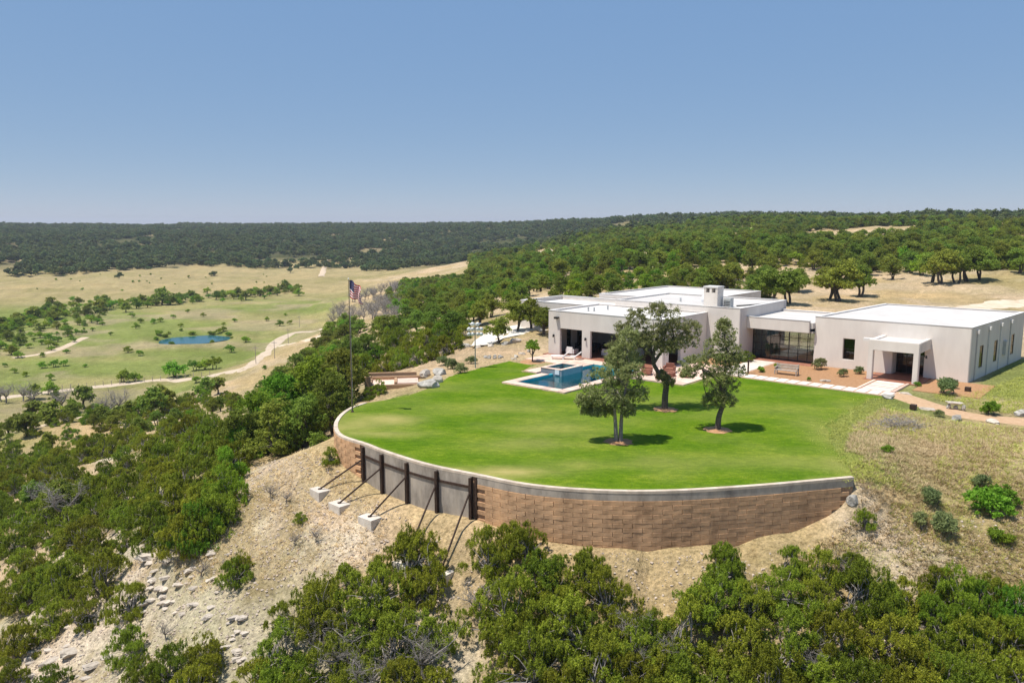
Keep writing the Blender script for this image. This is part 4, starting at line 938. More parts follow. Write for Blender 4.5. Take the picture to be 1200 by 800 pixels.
PR['shrub'] = [proto('shrub', 300 + i, lobes(300 + i, 9, .85, .8, .25, 1.0, .3, .5), 22, (.1, .2), 14, .16, .075, 'bright', .2, .07, 3, 'bark', .5) for i in range(3)]
PR['sage'] = [proto('sage', 320 + i, lobes(320 + i, 8, .75, .7, .25, .85, .25, .42), 20, (.09, .18), 14, .16, .05, 'sage', .2, .06, 3, 'bark', .6) for i in range(3)]
PR['faroak'] = [proto('faroak', 400 + i, lobes(400 + i, 11, 2.2, 2.1, 1.5, 3.8, .7, 1.15), 16, (.25, .5), 7, .5, .3, 'oak', 1.2, .2, 1, 'bark', .2) for i in range(3)]
PR['mesquite'] = [proto('mesquite', 450 + i, lobes(450 + i, 11, 2.0, 1.9, 1.0, 2.6, .5, .95), 16, (.2, .42), 8, .36, .2, 'bright', .8, .15, 2, 'bark', .2) for i in range(3)]
def dead_tree(seed, h, spread, n=9, twigs=14):
    g = random.Random(seed); mb = MB(); V = []
    f = (g.uniform(-.3, .3), g.uniform(-.3, .3), h * .3); limb(mb, (0, 0, -.3), f, .16, .12, seed, .1, 7)
    for i in range(n):
        a = 2.4 * i; e = (spread * math.cos(a) * g.uniform(.5, 1), spread * math.sin(a) * g.uniform(.5, 1), h * g.uniform(.6, 1)); pts = limb(mb, f, e, .09, .025, seed * 7 + i, .2, 5)
        for k in range(twigs):
            q = pts[g.randint(2, 5)]; d = Vector((g.gauss(0, 1), g.gauss(0, 1), g.gauss(.4, .7))).normalized() * g.uniform(.4, 1.2); p2 = q + d; limb(mb, q, p2, .02, .007, seed * 91 + i * 20 + k, .15, 3, 2)
            for _ in range(3): p3 = p2 + Vector((g.gauss(0, 1), g.gauss(0, 1), g.gauss(.2, .8))).normalized() * g.uniform(.2, .6); mb.tube([p2.lerp(q, g.uniform(0, .6)), p3], [.009, .004], 3, False)
    return mb.mesh('branches', 'palebark', True)
PR['dead'] = [dead_tree(500 + i, 3.6, 2.2) for i in range(3)]
count = {}
def tree(name, label, cat, kind, loc, s=1.0, group=None, rz=None, var=None, sz=None):
    p = PR[kind]; v = var if var is not None else random.randrange(len(p)); count[group] = count.get(group, 0) + 1
    e = empty(name, loc, random.uniform(0, 6.28) if rz is None else rz, label, cat, group, (s, s, s if sz is None else sz))
    if kind == 'dead': link('branches', p[v], e)
    else:
        link('trunk', p[v][0], e); link('crown', p[v][1], e)
    return e
def foot(px, py, up): 
    """ground under a crown whose middle (up metres high) is seen at the pixel"""
    return hit(px, py, up)

# --- three oaks on the lawn, each with its own shape
def own_oak(label, px, py, limbs, lobs, seed, r):
    x, y = P(px, py); e = empty('live_oak', (x, y, .03), 0, label, 'tree', 'live oaks on the lawn')
    mb = MB(); sc_ = 1.0
    for i, (pts, r0, r1) in enumerate(limbs): 
        q = catmull(pts, 4); mb.tube(q, [r0 + (r1 - r0) * k / (len(q) - 1) for k in range(len(q))], 9)
    g = random.Random(seed); hubs = [l_[0][-1] for l_ in limbs]
    for i, q in enumerate(lobs):
        b = min(hubs, key=lambda h_: (Vector(h_) - Vector(q[:3])).length); limb(mb, b, q[:3], .07, .02, seed + i, .12, 5)
    mb.build('trunk', 'palebark' if seed == 1 else 'bark', e, smooth=True)
    c, rd = tufts(np.array([(a, b, c, q * 1.36) for a, b, c, q in lobs]), seed, 66, .10, .28, .15, -.75); V, F, t_ = leaves(c, rd, 26, .12, .058, seed, .1, .3, droop=.15)
    link('crown', np_mesh('crown', V, F, 'lawn_oak', t_), e)
    m_ = MB(); n_ = 22; gg = random.Random(seed)
    ring = [(.95 * (1 + gg.uniform(-.15, .15)) * math.cos(2 * math.pi * k / n_), .95 * (1 + gg.uniform(-.15, .15)) * math.sin(2 * math.pi * k / n_), .012) for k in range(n_)]
    m_.add([(0, 0, .09)] + ring, [(0, k + 1, (k + 1) % n_ + 1) for k in range(n_)]).build('mulch_ring', 'mulch', e)
def px_lobes(px, py, L):
    """lobes given as (photo x, photo y, depth offset, radius) at the tree's own distance"""
    bx, by = P(px, py); out = []
    for x, y, d, q in L:
        r_ = ray(x, y); t_ = (by + d) / r_[1]; out.append((r_[0] * t_ - bx, d, CH + r_[2] * t_, q))
    return out
L1 = px_lobes(725, 518, [(690, 462, 0, .62), (704, 446, .5, .7), (722, 436, -.4, .75), (738, 446, .3, .68), (712, 466, -.6, .6), (735, 466, .5, .6), (748, 462, -.2, .5), (722, 420, .2, .55), (732, 408, 0, .5), (742, 424, .4, .5), (724, 456, .8, .6), (700, 474, .2, .42), (742, 436, -.6, .5), (683, 470, -.3, .36), (728, 475, -.5, .45), (738, 393, .2, .42), (714, 481, .3, .34), (736, 482, -.3, .34), (698, 484, -.2, .3), (688, 480, .3, .3)])
own_oak('front oak on the lawn with a pale split trunk and weeping crown', 725, 518, [([(-.15, 0, -.2), (-.22, 0, 1.0), (-.3, 0, 2.2), (-.2, 0, 3.4)], .15, .08), ([(.12, 0, -.2), (.14, .05, 1.1), (.2, 0, 2.3), (.4, 0, 3.6)], .15, .08)], L1, 1, .2)
L2 = px_lobes(779, 480, [(735, 400, 0, .85), (748, 388, .5, .9), (765, 375, 0, .95), (783, 372, -.4, .85), (795, 390, .5, .9), (806, 400, 0, .65), (775, 395, .8, .9), (758, 405, -.6, .85), (790, 405, -.4, .7), (722, 410, .2, .62), (735, 420, -.3, .6), (812, 385, .2, .5), (745, 372, -.2, .55), (770, 362, .3, .5), (782, 447, 0, .4), (775, 440, .2, .34), (730, 386, .2, .5), (766, 394, -.3, .7), (752, 398, .4, .7), (786, 386, .6, .7), (776, 408, .3, .5), (716, 424, 0, .4), (726, 432, .2, .4)])
own_oak('tallest lawn oak, its dark trunk bent towards the pool', 779, 480, [([(0, 0, -.2), (.0, 0, 1.0), (.1, 0, 2.1)], .26, .22), ([(.08, 0, 2.0), (-.5, 0, 2.8), (-1.0, 0, 3.8), (-.8, 0, 5.4)], .22, .1), ([(-.95, 0, 3.6), (-.4, .1, 4.4), (.5, 0, 5.4)], .14, .07), ([(-.9, 0, 4.0), (-1.8, 0, 4.8), (-2.6, 0, 5.2)], .12, .05)], L2, 2, .3)
L3 = px_lobes(841, 504, [(850, 392, 0, .6), (842, 405, .3, .7), (855, 412, -.3, .6), (828, 424, 0, .72), (812, 428, .4, .6), (845, 430, .5, .75), (858, 436, -.3, .65), (838, 445, -.5, .65), (852, 452, .3, .6), (842, 464, 0, .5), (832, 470, .3, .42), (852, 470, -.2, .45), (806, 436, -.2, .42), (861, 420, .3, .42), (848, 381, 0, .35)])
own_oak('narrow upright oak on the lawn nearest the slab path', 841, 504, [([(0, 0, -.2), (.05, 0, .9), (.3, 0, 1.8), (.4, 0, 2.8), (.35, 0, 4.2), (.4, 0, 5.6)], .22, .06), ([(.35, 0, 2.6), (-.3, .1, 3.6), (-1.2, 0, 4.3)], .12, .05)], L3, 3, .25)

# --- junipers in front, below the wall: placed one by one
JG = 'junipers on the slope below the retaining wall'; JL = 'bushy dark green juniper on the stony slope below the retaining wall'
fg = [(490, 645, 1.0), (440, 682, 1.1), (380, 712, 1.1), (328, 748, .95), (462, 742, 1.1), (392, 772, 1.05), (302, 790, .8), (470, 800, 1.0), (505, 735, .9), (425, 728, .9), (352, 790, .9),
      (577, 645, .9), (640, 662, 1.0), (592, 700, 1.1), (662, 722, 1.15), (712, 690, .85), (622, 772, 1.15), (702, 772, 1.05), (690, 740, .9), (600, 740, .9), (655, 690, .9), (660, 810, 1), (730, 740, .7),
      (842, 692, 1.0), (920, 685, .85), (802, 732, 1.0), (868, 748, 1.15), (930, 740, 1.1), (800, 788, 1.0), (742, 794, .85), (850, 792, 1.0), (905, 795, 1.05), (880, 700, .8), (820, 705, .8),
      (1012, 690, .95), (980, 742, 1.05), (1052, 745, 1.15), (1080, 790, 1.0), (1150, 752, 1.1), (1000, 790, 1.0), (1185, 790, 1), (1110, 800, 1.0), (960, 790, .9), (1035, 700, .8), (960, 700, .7)]
for x, y, s in fg:
    h = foot(x, y, 1.5 * s); e = tree('juniper_tree', JL, 'tree', 'juniper', h, s * 1.08, JG, sz=s * random.uniform(.9, 1.15))
BG = 'bright green shrubs among the junipers'
PR['brightjun'] = [(p[0], p[1].copy()) for p in PR['juniper'][:3]]
PR['brightoak'] = [(p[0], p[1].copy()) for p in PR['hill'][:3]]
for p in PR['brightoak']: p[1].materials.clear(); p[1].materials.append(M['bright'])
for p in PR['brightjun']: p[1].materials.clear(); p[1].materials.append(M['bright'])
for x, y, s in ((1120, 692, .95), (1150, 700, .7), (1195, 712, .9), (1090, 720, .8), (1190, 750, .9), (1130, 730, .8)):
    tree('bushy_tree', 'brighter fresh green bushy tree among the junipers below the dry grass', 'tree', 'brightjun', foot(x, y, 1.4 * s), s, BG)
for x, y, s in ((400, 770, .8), (360, 740, .7), (500, 770, .8), (760, 770, .7), (435, 790, .7), (560, 700, .6), (745, 735, .6), (1000, 660, .5), (950, 770, .6)):
    tree('dead_shrub', 'leafless grey shrub tangled among the foreground junipers', 'shrub', 'dead', foot(x, y, 1.2), s * .9, 'grey dead shrubs among the junipers')

# --- left slope thicket
def scatter(polypx, zguess, spacing, nmax, seed, taken=(), keep=lambda x, y: True):
    """plan points inside the area whose ground shows inside the photo polygon, kept apart by spacing"""
    g = np.random.default_rng(seed); pp = np.array([hit(*q)[:2] for q in polypx]); lo, hi = pp.min(0), pp.max(0); out = list(taken); n0 = len(out); cell = {}
    def key(q): return (int(q[0] // spacing), int(q[1] // spacing))
    for q in out: cell.setdefault(key(q), []).append(q)
    cand = g.uniform(lo, hi, (nmax * 25, 2)); cand = cand[in_poly(cand[:, 0], cand[:, 1], pp)]
    for q in cand:
        if len(out) - n0 >= nmax: break
        kx, ky = key(q); ok = True
        for i in (-1, 0, 1):
            for j in (-1, 0, 1):
                for z in cell.get((kx + i, ky + j), ()):
                    if (z[0] - q[0]) ** 2 + (z[1] - q[1]) ** 2 < spacing ** 2: ok = False
        if ok and keep(*q): out.append(tuple(q)); cell.setdefault((kx, ky), []).append(tuple(q))
    return out[n0:]
fill = [(300, 800), (330, 735), (400, 690), (470, 640), (520, 650), (560, 640), (620, 650), (700, 680), (740, 730), (790, 700), (860, 675), (930, 670), (1000, 680), (1100, 690), (1240, 690), (1240, 840), (760, 840), (300, 840)]
have = [o.location[:2] for o in col.objects if o.name.startswith('juniper_tree')]
gapl = world_poly([(528, 655), (545, 715), (560, 770), (572, 812)])
for q in scatter(fill, 0, 1.5, 90, 21, have, lambda x, y: d_line(np.array(x), np.array(y), gapl) > 1.6):
    s = random.uniform(.5, .85); tree('juniper_tree', JL, 'tree', 'juniper', (*q, gh(*q)), s, JG, sz=s * random.uniform(.8, 1.15))
for x, y, s in ((745, 762, 1.0), (775, 785, .95), (762, 745, .8), (690, 655, .7), (600, 625, .75), (850, 655, .7), (790, 810, 1), (1060, 690, .7), (1000, 665, .6), (930, 655, .6), (330, 800, .9), (410, 810, .9)):
    tree('juniper_tree', JL, 'tree', 'juniper', foot(x, y, 1.5 * s), s, JG)
SG = 'junipers of the thicket on the left slope'; SL = 'dark green juniper in the dense thicket on the slope left of the bare ground'
th1 = [(285, 555), (262, 620), (205, 648), (150, 655), (120, 700), (0, 720), (-60, 700), (-60, 540), (0, 540), (60, 530), (140, 525), (230, 505), (275, 520)]
ledge = world_poly([(108, 545), (140, 543), (176, 528)])
pts = scatter(th1, 0, 2.3, 230, 11, (), lambda x, y: d_line(np.array(x), np.array(y), ledge) > 3.4 and fbm(np.array(x * .12), np.array(y * .12), 3) > .3)
for q in pts:
    s = random.uniform(.55, 1.25); tree('juniper_tree', SL, 'tree', 'juniper', (*q, gh(*q)), s, SG, sz=s * random.uniform(.8, 1.1))
for x, y, s in ((232, 605, 1.15), (205, 580, 1.2), (245, 585, 1.1), (180, 610, 1.1), (30, 690, 1.1), (75, 680, 1.1), (120, 668, 1.1), (20, 745, 1), (150, 700, .9), (60, 720, .9), (100, 710, .9), (205, 775, .95), (240, 765, .8), (150, 752, .8), (170, 792, .8), (10, 790, .8), (225, 795, .9), (60, 795, .7)):
    h = foot(x, y, 1.4 * s); tree('juniper_tree', SL if y < 740 else 'olive green juniper rooted among white rocks at the foot of the bare slope', 'tree', 'juniper', h, s, SG if y < 740 else 'junipers among the white rocks')
for x, y, s in ((70, 585, 1.1), (40, 575, .9)):
    tree('live_oak', 'thin-leaved grey oak with bare pale limbs rising from the left thicket', 'tree', 'oak', foot(x, y, 2.5), s * .8, 'grey oaks in the left thicket', var=1); tree('dead_tree', 'bare pale branches sticking out of the left thicket', 'tree', 'dead', foot(x + 8, y + 5, 2), s, 'bare trees in the left thicket')
# --- hillside band of trees from the wall up to the driveway
HG = 'oaks on the hillside left of the lawn'; HL = 'leafy green oak in the dense hillside wood left of the lawn'
th2 = [(300, 515), (345, 520), (390, 492), (408, 466), (428, 442), (475, 424), (522, 410), (545, 392), (556, 372), (590, 345), (600, 332), (560, 328), (470, 335), (420, 350), (388, 372), (385, 400), (345, 440), (300, 475), (268, 500)]
pts2 = scatter(th2, 0, 2.9, 290, 12)
for q in pts2:
    s = random.uniform(.75, 1.1); x_, y_ = pix(np.array(q[0]), np.array(q[1]), np.array(gh(*q)))
    if 372 < x_ < 470 and y_ < 385: tree('dead_tree', 'grey leafless tree on the ridge behind the flag', 'tree', 'dead', (*q, gh(*q)), s * 1.15, 'grey bare trees on the ridge'); 
    elif x_ > 422 and y_ > 396 and x_ < 556: tree('hillside_juniper', 'low juniper at the lawn-side edge of the hillside wood', 'shrub', 'juniper', (*q, gh(*q)), s * .75, 'low junipers edging the hillside wood')
    else: tree('hillside_oak', HL, 'tree', 'hill' if random.random() < .65 else 'brightoak', (*q, gh(*q)), s * 1.08, HG, sz=s * random.uniform(.8, .98))
for x, y, s in ((330, 470, 1.1), (365, 455, 1.15), (400, 440, 1.1), (300, 490, 1.0), (285, 505, .9), (390, 470, 1.0), (355, 490, .9), (325, 500, .9), (410, 418, 1), (430, 408, .9)):
    tree('hillside_oak', HL, 'tree', 'brightoak' if x in (330, 365, 300) else 'hill', foot(x, y, 2.6 * s), s * 1.05, HG)
for x, y, s in ((285, 520, 1.1), (300, 512, 1.1), (318, 508, 1.1), (335, 500, 1.1), (352, 498, 1.0), (368, 490, 1.0), (382, 482, .9), (275, 535, 1.1), (268, 550, 1.1), (392, 472, .8), (262, 575, 1.1), (250, 600, 1.15), (235, 615, 1.1), (215, 628, 1.0)):
    tree('juniper_tree', SL, 'tree', random.choice(['juniper', 'brightjun']), foot(x, y, 1.2 * s), s, SG)
for x, y, s, l in ((343, 522, .55, 'small dark juniper standing alone on the bare slope near the thicket'), (388, 535, .45, 'small round juniper beside the braced end of the wall'), (352, 607, .3, 'tiny shrub on the pale bare slope below the footings')):
    tree('small_juniper', l, 'shrub', 'juniper', foot(x, y, s), s)
for x, y, s, l in ((275, 672, .7, 'half bare juniper on the rocky ledge'), (283, 660, .45, 'small green juniper beside the half bare one on the ledge'), (160, 770, .6, 'green sapling juniper between white rocks')):
    tree('small_juniper', l, 'shrub', 'juniper', foot(x, y, s), s)
for x, y, s in ((318, 575, .5), (335, 580, .45), (235, 668, .6), (270, 665, .6), (370, 625, .5), (345, 630, .5), (195, 740, .6)):
    tree('dead_shrub', 'low leafless grey shrub on the bare stony slope', 'shrub', 'dead', foot(x, y, .5), s * .5, 'grey dead shrubs on the bare slope')

th3 = [(432, 428), (480, 420), (515, 412), (538, 398), (545, 375), (556, 350), (600, 335), (520, 332), (455, 345), (470, 385), (425, 400)]
for q in scatter(th3, 0, 2.3, 110, 71, [o.location[:2] for o in col.objects if o.name.startswith('hillside')]):
    x_, y_ = pix(np.array(q[0]), np.array(q[1]), np.array(gh(*q))); s = random.uniform(.8, 1.1); low = y_ > 388
    tree('hillside_juniper' if low else 'hillside_oak', 'low juniper at the lawn-side edge of the hillside wood' if low else HL, 'shrub' if low else 'tree', 'juniper' if low else random.choice(['hill', 'brightoak', 'hill']), (*q, gh(*q)), s * (.95 if low else .9), 'low junipers edging the hillside wood' if low else HG)
for x, y, s in ((450, 424, .9), (468, 420, .9), (486, 416, .85), (503, 410, .9), (519, 404, .9), (533, 398, .85), (460, 404, 1.0), (480, 402, 1.0), (500, 396, 1.0), (515, 390, 1.0), (438, 414, 1.0), (428, 428, 1.0), (543, 388, .8), (530, 384, 1.0), (475, 388, 1), (455, 392, 1)):
    tree('hillside_juniper', 'low juniper at the lawn-side edge of the hillside wood', 'shrub', random.choice(['juniper', 'juniper', 'brightjun']), foot(x, y, 1.4 * s), s, 'low junipers edging the hillside wood')
h = hit(578, 419); e = empty('stone_ring', h, 0, 'little ring of dark stones on the bare clay beyond the lawn', 'stone ring')
for k in range(9): link('stone', rock_mesh(700 + k, .28, .2, .18, 'darkstone', 2), e, (.9 * math.cos(k * .7), .7 * math.sin(k * .7), .08))
# --- valley bushes and trees
VG = 'bushes scattered over the valley meadow'
for x, y, s in ((205, 442, 1.35), (146, 448, .9), (158, 447, .8), (240, 433, .95), (252, 432, .9), (228, 434, .8), (150, 413, .6), (270, 413, .7), (288, 401, .7), (78, 414, .45), (66, 406, .4), (64, 430, .6), (40, 400, .4), (86, 401, .5), (120, 381, .5), (165, 378, .6), (155, 372, .6), (188, 377, .6), (180, 379, .6), (203, 373, .5), (212, 383, .5), (160, 385, .6), (220, 366, .5), (238, 371, .5), (275, 377, .5), (313, 376, .5), (328, 382, .7), (340, 380, .5), (50, 418, .4), (100, 430, .3), (15, 413, .4), (30, 441, .4), (310, 350, .6), (130, 393, .4), (185, 392, .5), (262, 388, .6), (250, 392, .4), *[(random.uniform(5, 340), random.uniform(362, 450), random.uniform(.25, .6)) for _ in range(26)]):
    h = hit(x, y)
    if h: tree('meadow_bush', 'rounded oak by the valley dirt road' if x == 205 else 'small green bush dotted on the valley meadow', 'tree' if x == 205 else 'bush', 'mesquite', h, s * 1.25, VG, sz=s * 1.1)
for x, y, s in ((66, 470, .9), (60, 462, .9), (40, 468, .8), (100, 478, 1.1), (86, 484, .9), (180, 488, 1.1), (195, 484, 1.0), (170, 480, .9), (60, 498, 1.0), (40, 492, .9), (20, 500, .9), (215, 478, .8), (240, 468, .9), (255, 462, .8), (228, 472, .7), (150, 492, .7), (120, 500, .8), (30, 512, .9)):
    h = hit(x, y); tree('roadside_tree', 'green scrub tree between the dirt road and the left thicket', 'tree', random.choice(['mesquite', 'faroak', 'juniper']), h, s * 1.1, 'scrub trees below the valley road')
for x, y, s in ((8, 472, 1.2), (28, 470, 1.1), (38, 474, 1.0), (72, 482, 1.3), (130, 488, 1.3), (142, 482, 1.2), (120, 492, 1.0), (2, 470, 1.0)):
    tree('dead_tree', 'bare grey tree standing near the valley road', 'tree', 'dead', hit(x, y), s, 'bare trees near the valley road')
vs_ = [(-20, 540), (60, 528), (150, 520), (240, 500), (285, 480), (270, 462), (200, 468), (120, 484), (60, 492), (-20, 500)]
for q in scatter(vs_, 0, 3.4, 120, 61):
    s = random.uniform(.5, 1.0); kd = random.choice(['juniper', 'juniper', 'brightjun', 'oak'])
    tree('valley_scrub_tree', 'green scrub tree on the lower slope above the valley road', 'tree', kd, (*q, gh(*q)), s * (.8 if kd == 'oak' else 1), 'scrub trees on the lower slope')
# hedgerow along the creek
KG = 'bushes of the creek hedgerow'
cr = [(-20, 395), (0, 390), (20, 382), (50, 372), (80, 366), (120, 362), (160, 360), (200, 357), (240, 353), (280, 350), (320, 346), (352, 344)]
for i, (x, y) in enumerate(cr[:-1]):
    for k in range(17):
        f_ = random.random(); px = x + (cr[i + 1][0] - x) * f_; py = y + (cr[i + 1][1] - y) * f_ + random.gauss(-2, 4.5 if x < 90 else 2.6); h = hit(px, py)
        if h: s = random.uniform(.7, 1.5); tree('hedgerow_bush', 'green bush in the hedgerow line across the valley', 'bush', 'mesquite' if random.random() < .6 else 'faroak', h, s, KG, sz=s * .85)
for q in scatter([(-20, 425), (60, 415), (110, 385), (130, 366), (60, 366), (0, 378), (-20, 385)], 0, 5.0, 75, 97):
    s = random.uniform(.5, 1.15); tree('hedgerow_bush', 'green bush in the hedgerow line across the valley', 'bush', random.choice(['mesquite', 'mesquite', 'brightjun', 'hill']), (*q, gh(*q)), s, KG, sz=s * .8)
tree('hedgerow_tree', 'tall tree rising above the valley hedgerow', 'tree', 'faroak', hit(190, 357), 2.1)
for k in range(30):
    h = hit(random.uniform(0, 350), random.uniform(322, 342)); tree('field_bush', 'tiny dark bush dotting the tan field beyond the hedgerow', 'bush', 'mesquite', h, random.uniform(.3, .6), 'bushes dotting the tan field')
for k in range(14):
    a = random.uniform(0, 6.28); q = (POND[0] + 12.5 * math.cos(a), POND[1] + 13.5 * math.sin(a)); tree('pond_reed_clump', 'low green clump on the bank of the pond', 'plant', 'shrub', (*q, gh(*q)), random.uniform(.5, 1.1), 'clumps on the pond bank')

# --- plateau behind the house
PG = 'oaks on the plateau behind the house'; PLb = 'green oak standing on dry grass behind the house'
named = [(985, 356, 1.35), (1005, 350, 1.2), (972, 352, 1.1), (1105, 334, 1.35), (1135, 332, 1.4), (1150, 330, 1.3), (1120, 333, 1.2), (1090, 333, 1.2), (1193, 322, 1.1), (1030, 318, 1.1), (1065, 320, 1.0), (955, 318, 1.0), (905, 360, 1.2), (925, 358, 1.1), (890, 352, 1.0), (840, 345, 1.0), (855, 340, 1), (935, 345, 1.0), (800, 338, 1.0), (1045, 330, .9), (912, 312, 1.2), (900, 330, 1.1), (880, 322, 1.1)]
for x, y, s in named:
    h = hit(x, y - 2); s *= 1.12; tree('plateau_oak', PLb, 'tree', 'oak', h, s, PG, sz=s * .9)
for x, y, s, l in ((562, 382, .95, 'dark oak with two trunks on the clearing above the driveway'), (585, 402, .8, 'dark two-stemmed oak beside the pale driveway'), (606, 388, 1.0, 'oak with slim pale trunks before the white rear wing'), (622, 385, 1.0, 'leafy oak against the white rear wing'), (638, 392, .9, 'oak squeezed against the patio wing corner'), (545, 360, 1.0, 'oak on the bare clearing above the driveway'), (600, 372, 1.0, 'light green oak behind the driveway'), (575, 372, .95, 'oak between clearing and driveway'), (650, 366, .9, 'oak rising behind the patio wing roof'), (530, 398, 1.0, 'twisted oak with pale limbs left of the light pole'), (812, 352, .6, 'small dark oak on the far side of the roof by the chimney')):
    h = hit(x, y); tree('drive_oak', l, 'tree', 'oak', h, s * .82)
pb = [(600, 340), (650, 352), (760, 336), (870, 345), (940, 330), (1240, 326), (1240, 290), (1000, 286), (800, 296), (640, 310), (590, 325)]
def inh(x, y):
    u, v = to_uv(x, y); return not ((-16 < u < 43 and -20 < v < 23.5) or (-10 < u < 9 and v < 42 and v > 0) or (22 < u < 43 and 0 < v < 34))
for q in scatter([(560, 348), (640, 366), (700, 356), (760, 350), (812, 348), (862, 348), (905, 350), (905, 335), (860, 322), (760, 318), (640, 326), (570, 334)], 0, 3.5, 100, 91, (), inh):
    s = random.uniform(.7, 1.05); tree('plateau_oak', PLb, 'tree', random.choice(['oak', 'hill', 'brightoak', 'juniper', 'hill']), (*q, gh(*q)), s, PG, sz=s * .9)
taken = [o.location[:2] for o in col.objects if o.name.startswith('plateau_oak')]
pts3 = scatter(pb, 0, 4.6, 1500, 14, taken, lambda x, y: inh(x, y) and fbm(np.array(x * .022), np.array(y * .022), 3) > (.46 if x < 38 else .50))
pts3.sort(key=lambda q: q[0] ** 2 + q[1] ** 2)
for q in pts3[:140]:
    s = random.uniform(.8, 1.25); tree('plateau_oak', PLb, 'tree', random.choice(['oak', 'oak', 'hill', 'brightoak', 'juniper']), (*q, gh(*q)), s * random.uniform(.75, 1.1), PG, sz=s * .9)
rest = [(*q, random.uniform(.8, 1.25)) for q in pts3[140:]]

# --- far woodland: one mass, crowns instanced on points
def far_mass(name, label, pts, kind, var, cat='woodland'):
    a = np.array(pts); mesh = bpy.data.meshes.new(name); mesh.vertices.add(len(a))
    z = np.array([gh(x, y) for x, y in a[:, :2]]); mesh.vertices.foreach_set('co', np.c_[a[:, :2], z].astype(np.float32).ravel())
    at = mesh.attributes.new('size', 'FLOAT', 'POINT'); at.data.foreach_set('value', a[:, 2].astype(np.float32))
    at = mesh.attributes.new('turn', 'FLOAT', 'POINT'); at.data.foreach_set('value', rng.uniform(0, 6.28, len(a)).astype(np.float32))
    o = link(name, mesh, label=label, cat=cat, kind='stuff')
    src = MB(); ng = bpy.data.node_groups.new(name, 'GeometryNodeTree')
    ng.interface.new_socket('Geometry', in_out='INPUT', socket_type='NodeSocketGeometry'); ng.interface.new_socket('Geometry', in_out='OUTPUT', socket_type='NodeSocketGeometry')
    N = ng.nodes; gi, go = N.new('NodeGroupInput'), N.new('NodeGroupOutput'); oi = N.new('GeometryNodeObjectInfo'); oi.inputs['Object'].default_value = proto_obj(kind, var); oi.transform_space = 'ORIGINAL'; oi.inputs['As Instance'].default_value = True
    ip = N.new('GeometryNodeInstanceOnPoints'); s1 = N.new('GeometryNodeInputNamedAttribute'); s1.data_type = 'FLOAT'; s1.inputs[0].default_value = 'size'; s2 = N.new('GeometryNodeInputNamedAttribute'); s2.data_type = 'FLOAT'; s2.inputs[0].default_value = 'turn'
    cx = N.new('ShaderNodeCombineXYZ'); L = ng.links
    L.new(gi.outputs[0], ip.inputs['Points']); L.new(oi.outputs['Geometry'], ip.inputs['Instance']); L.new(s1.outputs[0], ip.inputs['Scale']); L.new(s2.outputs[0], cx.inputs[2])
    e2r = N.new('FunctionNodeEulerToRotation'); L.new(cx.outputs[0], e2r.inputs[0]); L.new(e2r.outputs[0], ip.inputs['Rotation']); L.new(ip.outputs[0], go.inputs[0])
    md = o.modifiers.new('scatter', 'NODES'); md.node_group = ng; return o
_po = {}
def proto_obj(kind, var):
    """a crown already standing in the scene serves as the pattern"""
    if (kind, var) not in _po:
        me = PR[kind][var][1]; _po[kind, var] = next(o for o in col.objects if o.data == me and o.name.startswith('crown'))
    return _po[kind, var]
PR['farwood'] = [proto('farwood', 420 + i, lobes(420 + i, 7, 2.0, 2.0, .8, 2.8, .8, 1.3), 9, (.4, .7), 5, .9, .6, 'far', .6, .2, 1) for i in range(3)]
for i in range(3): tree('ridge_tree', 'dark crowned tree at the near edge of the far wood beyond the tan field', 'tree', 'farwood', hit((140, 250, 340)[i], 326.5 - (i * 3.5)), 1.3, 'trees at the edge of the far wood', var=i)
for v in range(3):
    for kk in ('oak', 'mesquite', 'hill'):
        if not any(o.data == PR[kk][v][1] for o in col.objects): tree('plateau_oak', PLb, 'tree', kk, hit(1000 + 40 * v, 315), 1.0, PG, var=v)
g = np.random.default_rng(77)
N_ = 64000; a_ = np.radians(g.uniform(-40, 40, N_)); r_ = np.sqrt(g.uniform(560 ** 2, 1900 ** 2, N_)); wx, wy = r_ * np.sin(a_), r_ * np.cos(a_); wz = rbf(wx, wy)
dens = fbm(wx * .011, wy * .011, 4); bald = fbm(wx * .028 + 50, wy * .02, 3)
ok = (dens > .26) & (bald < .63) & ((wz > -24.2) | (r_ > 760)) & (r_ > 585)
lim = 575 + 90 * vnoise(a_ * 14, a_ * 0 + 2) + np.clip((np.degrees(a_) + 18) * 6, 0, 140)
ok &= (r_ > lim) | (np.degrees(a_) > 3)
wpts = np.c_[wx, wy, g.uniform(.8, 1.5, N_) ** 1.6 * 1.2][ok][:38000]
for v in range(3): far_mass('far_woodland', 'dark wooded hills closing the valley to the skyline', wpts[v::3], 'farwood', v)
# middle distance scrub on the rising ground right of the field
N_ = 16000; a_ = np.radians(g.uniform(-3, 40, N_)); r_ = np.sqrt(g.uniform(190 ** 2, 640 ** 2, N_)); wx, wy = r_ * np.sin(a_), r_ * np.cos(a_); wz = rbf(wx, wy)
ok = (fbm(wx * .018 + 7, wy * .012, 4) > .53) & (wz > -19) & (fbm(wx * .05, wy * .03 + 4, 3) > .36)
near = np.array(pts3[:140]); keepm = np.ones(N_, bool)
for q in near: keepm &= (wx - q[0]) ** 2 + (wy - q[1]) ** 2 > 9
mp_ = np.c_[wx, wy, g.uniform(.45, 1.0, N_) ** .8 * 1.45][ok & keepm & (r_ > 215)]
qx, qy = pix(mp_[:, 0], mp_[:, 1], rbf(mp_[:, 0], mp_[:, 1])); rnd_ = g.random(len(mp_)); drop = np.zeros(len(mp_), bool)      # stony slope and grass clearings on the rise
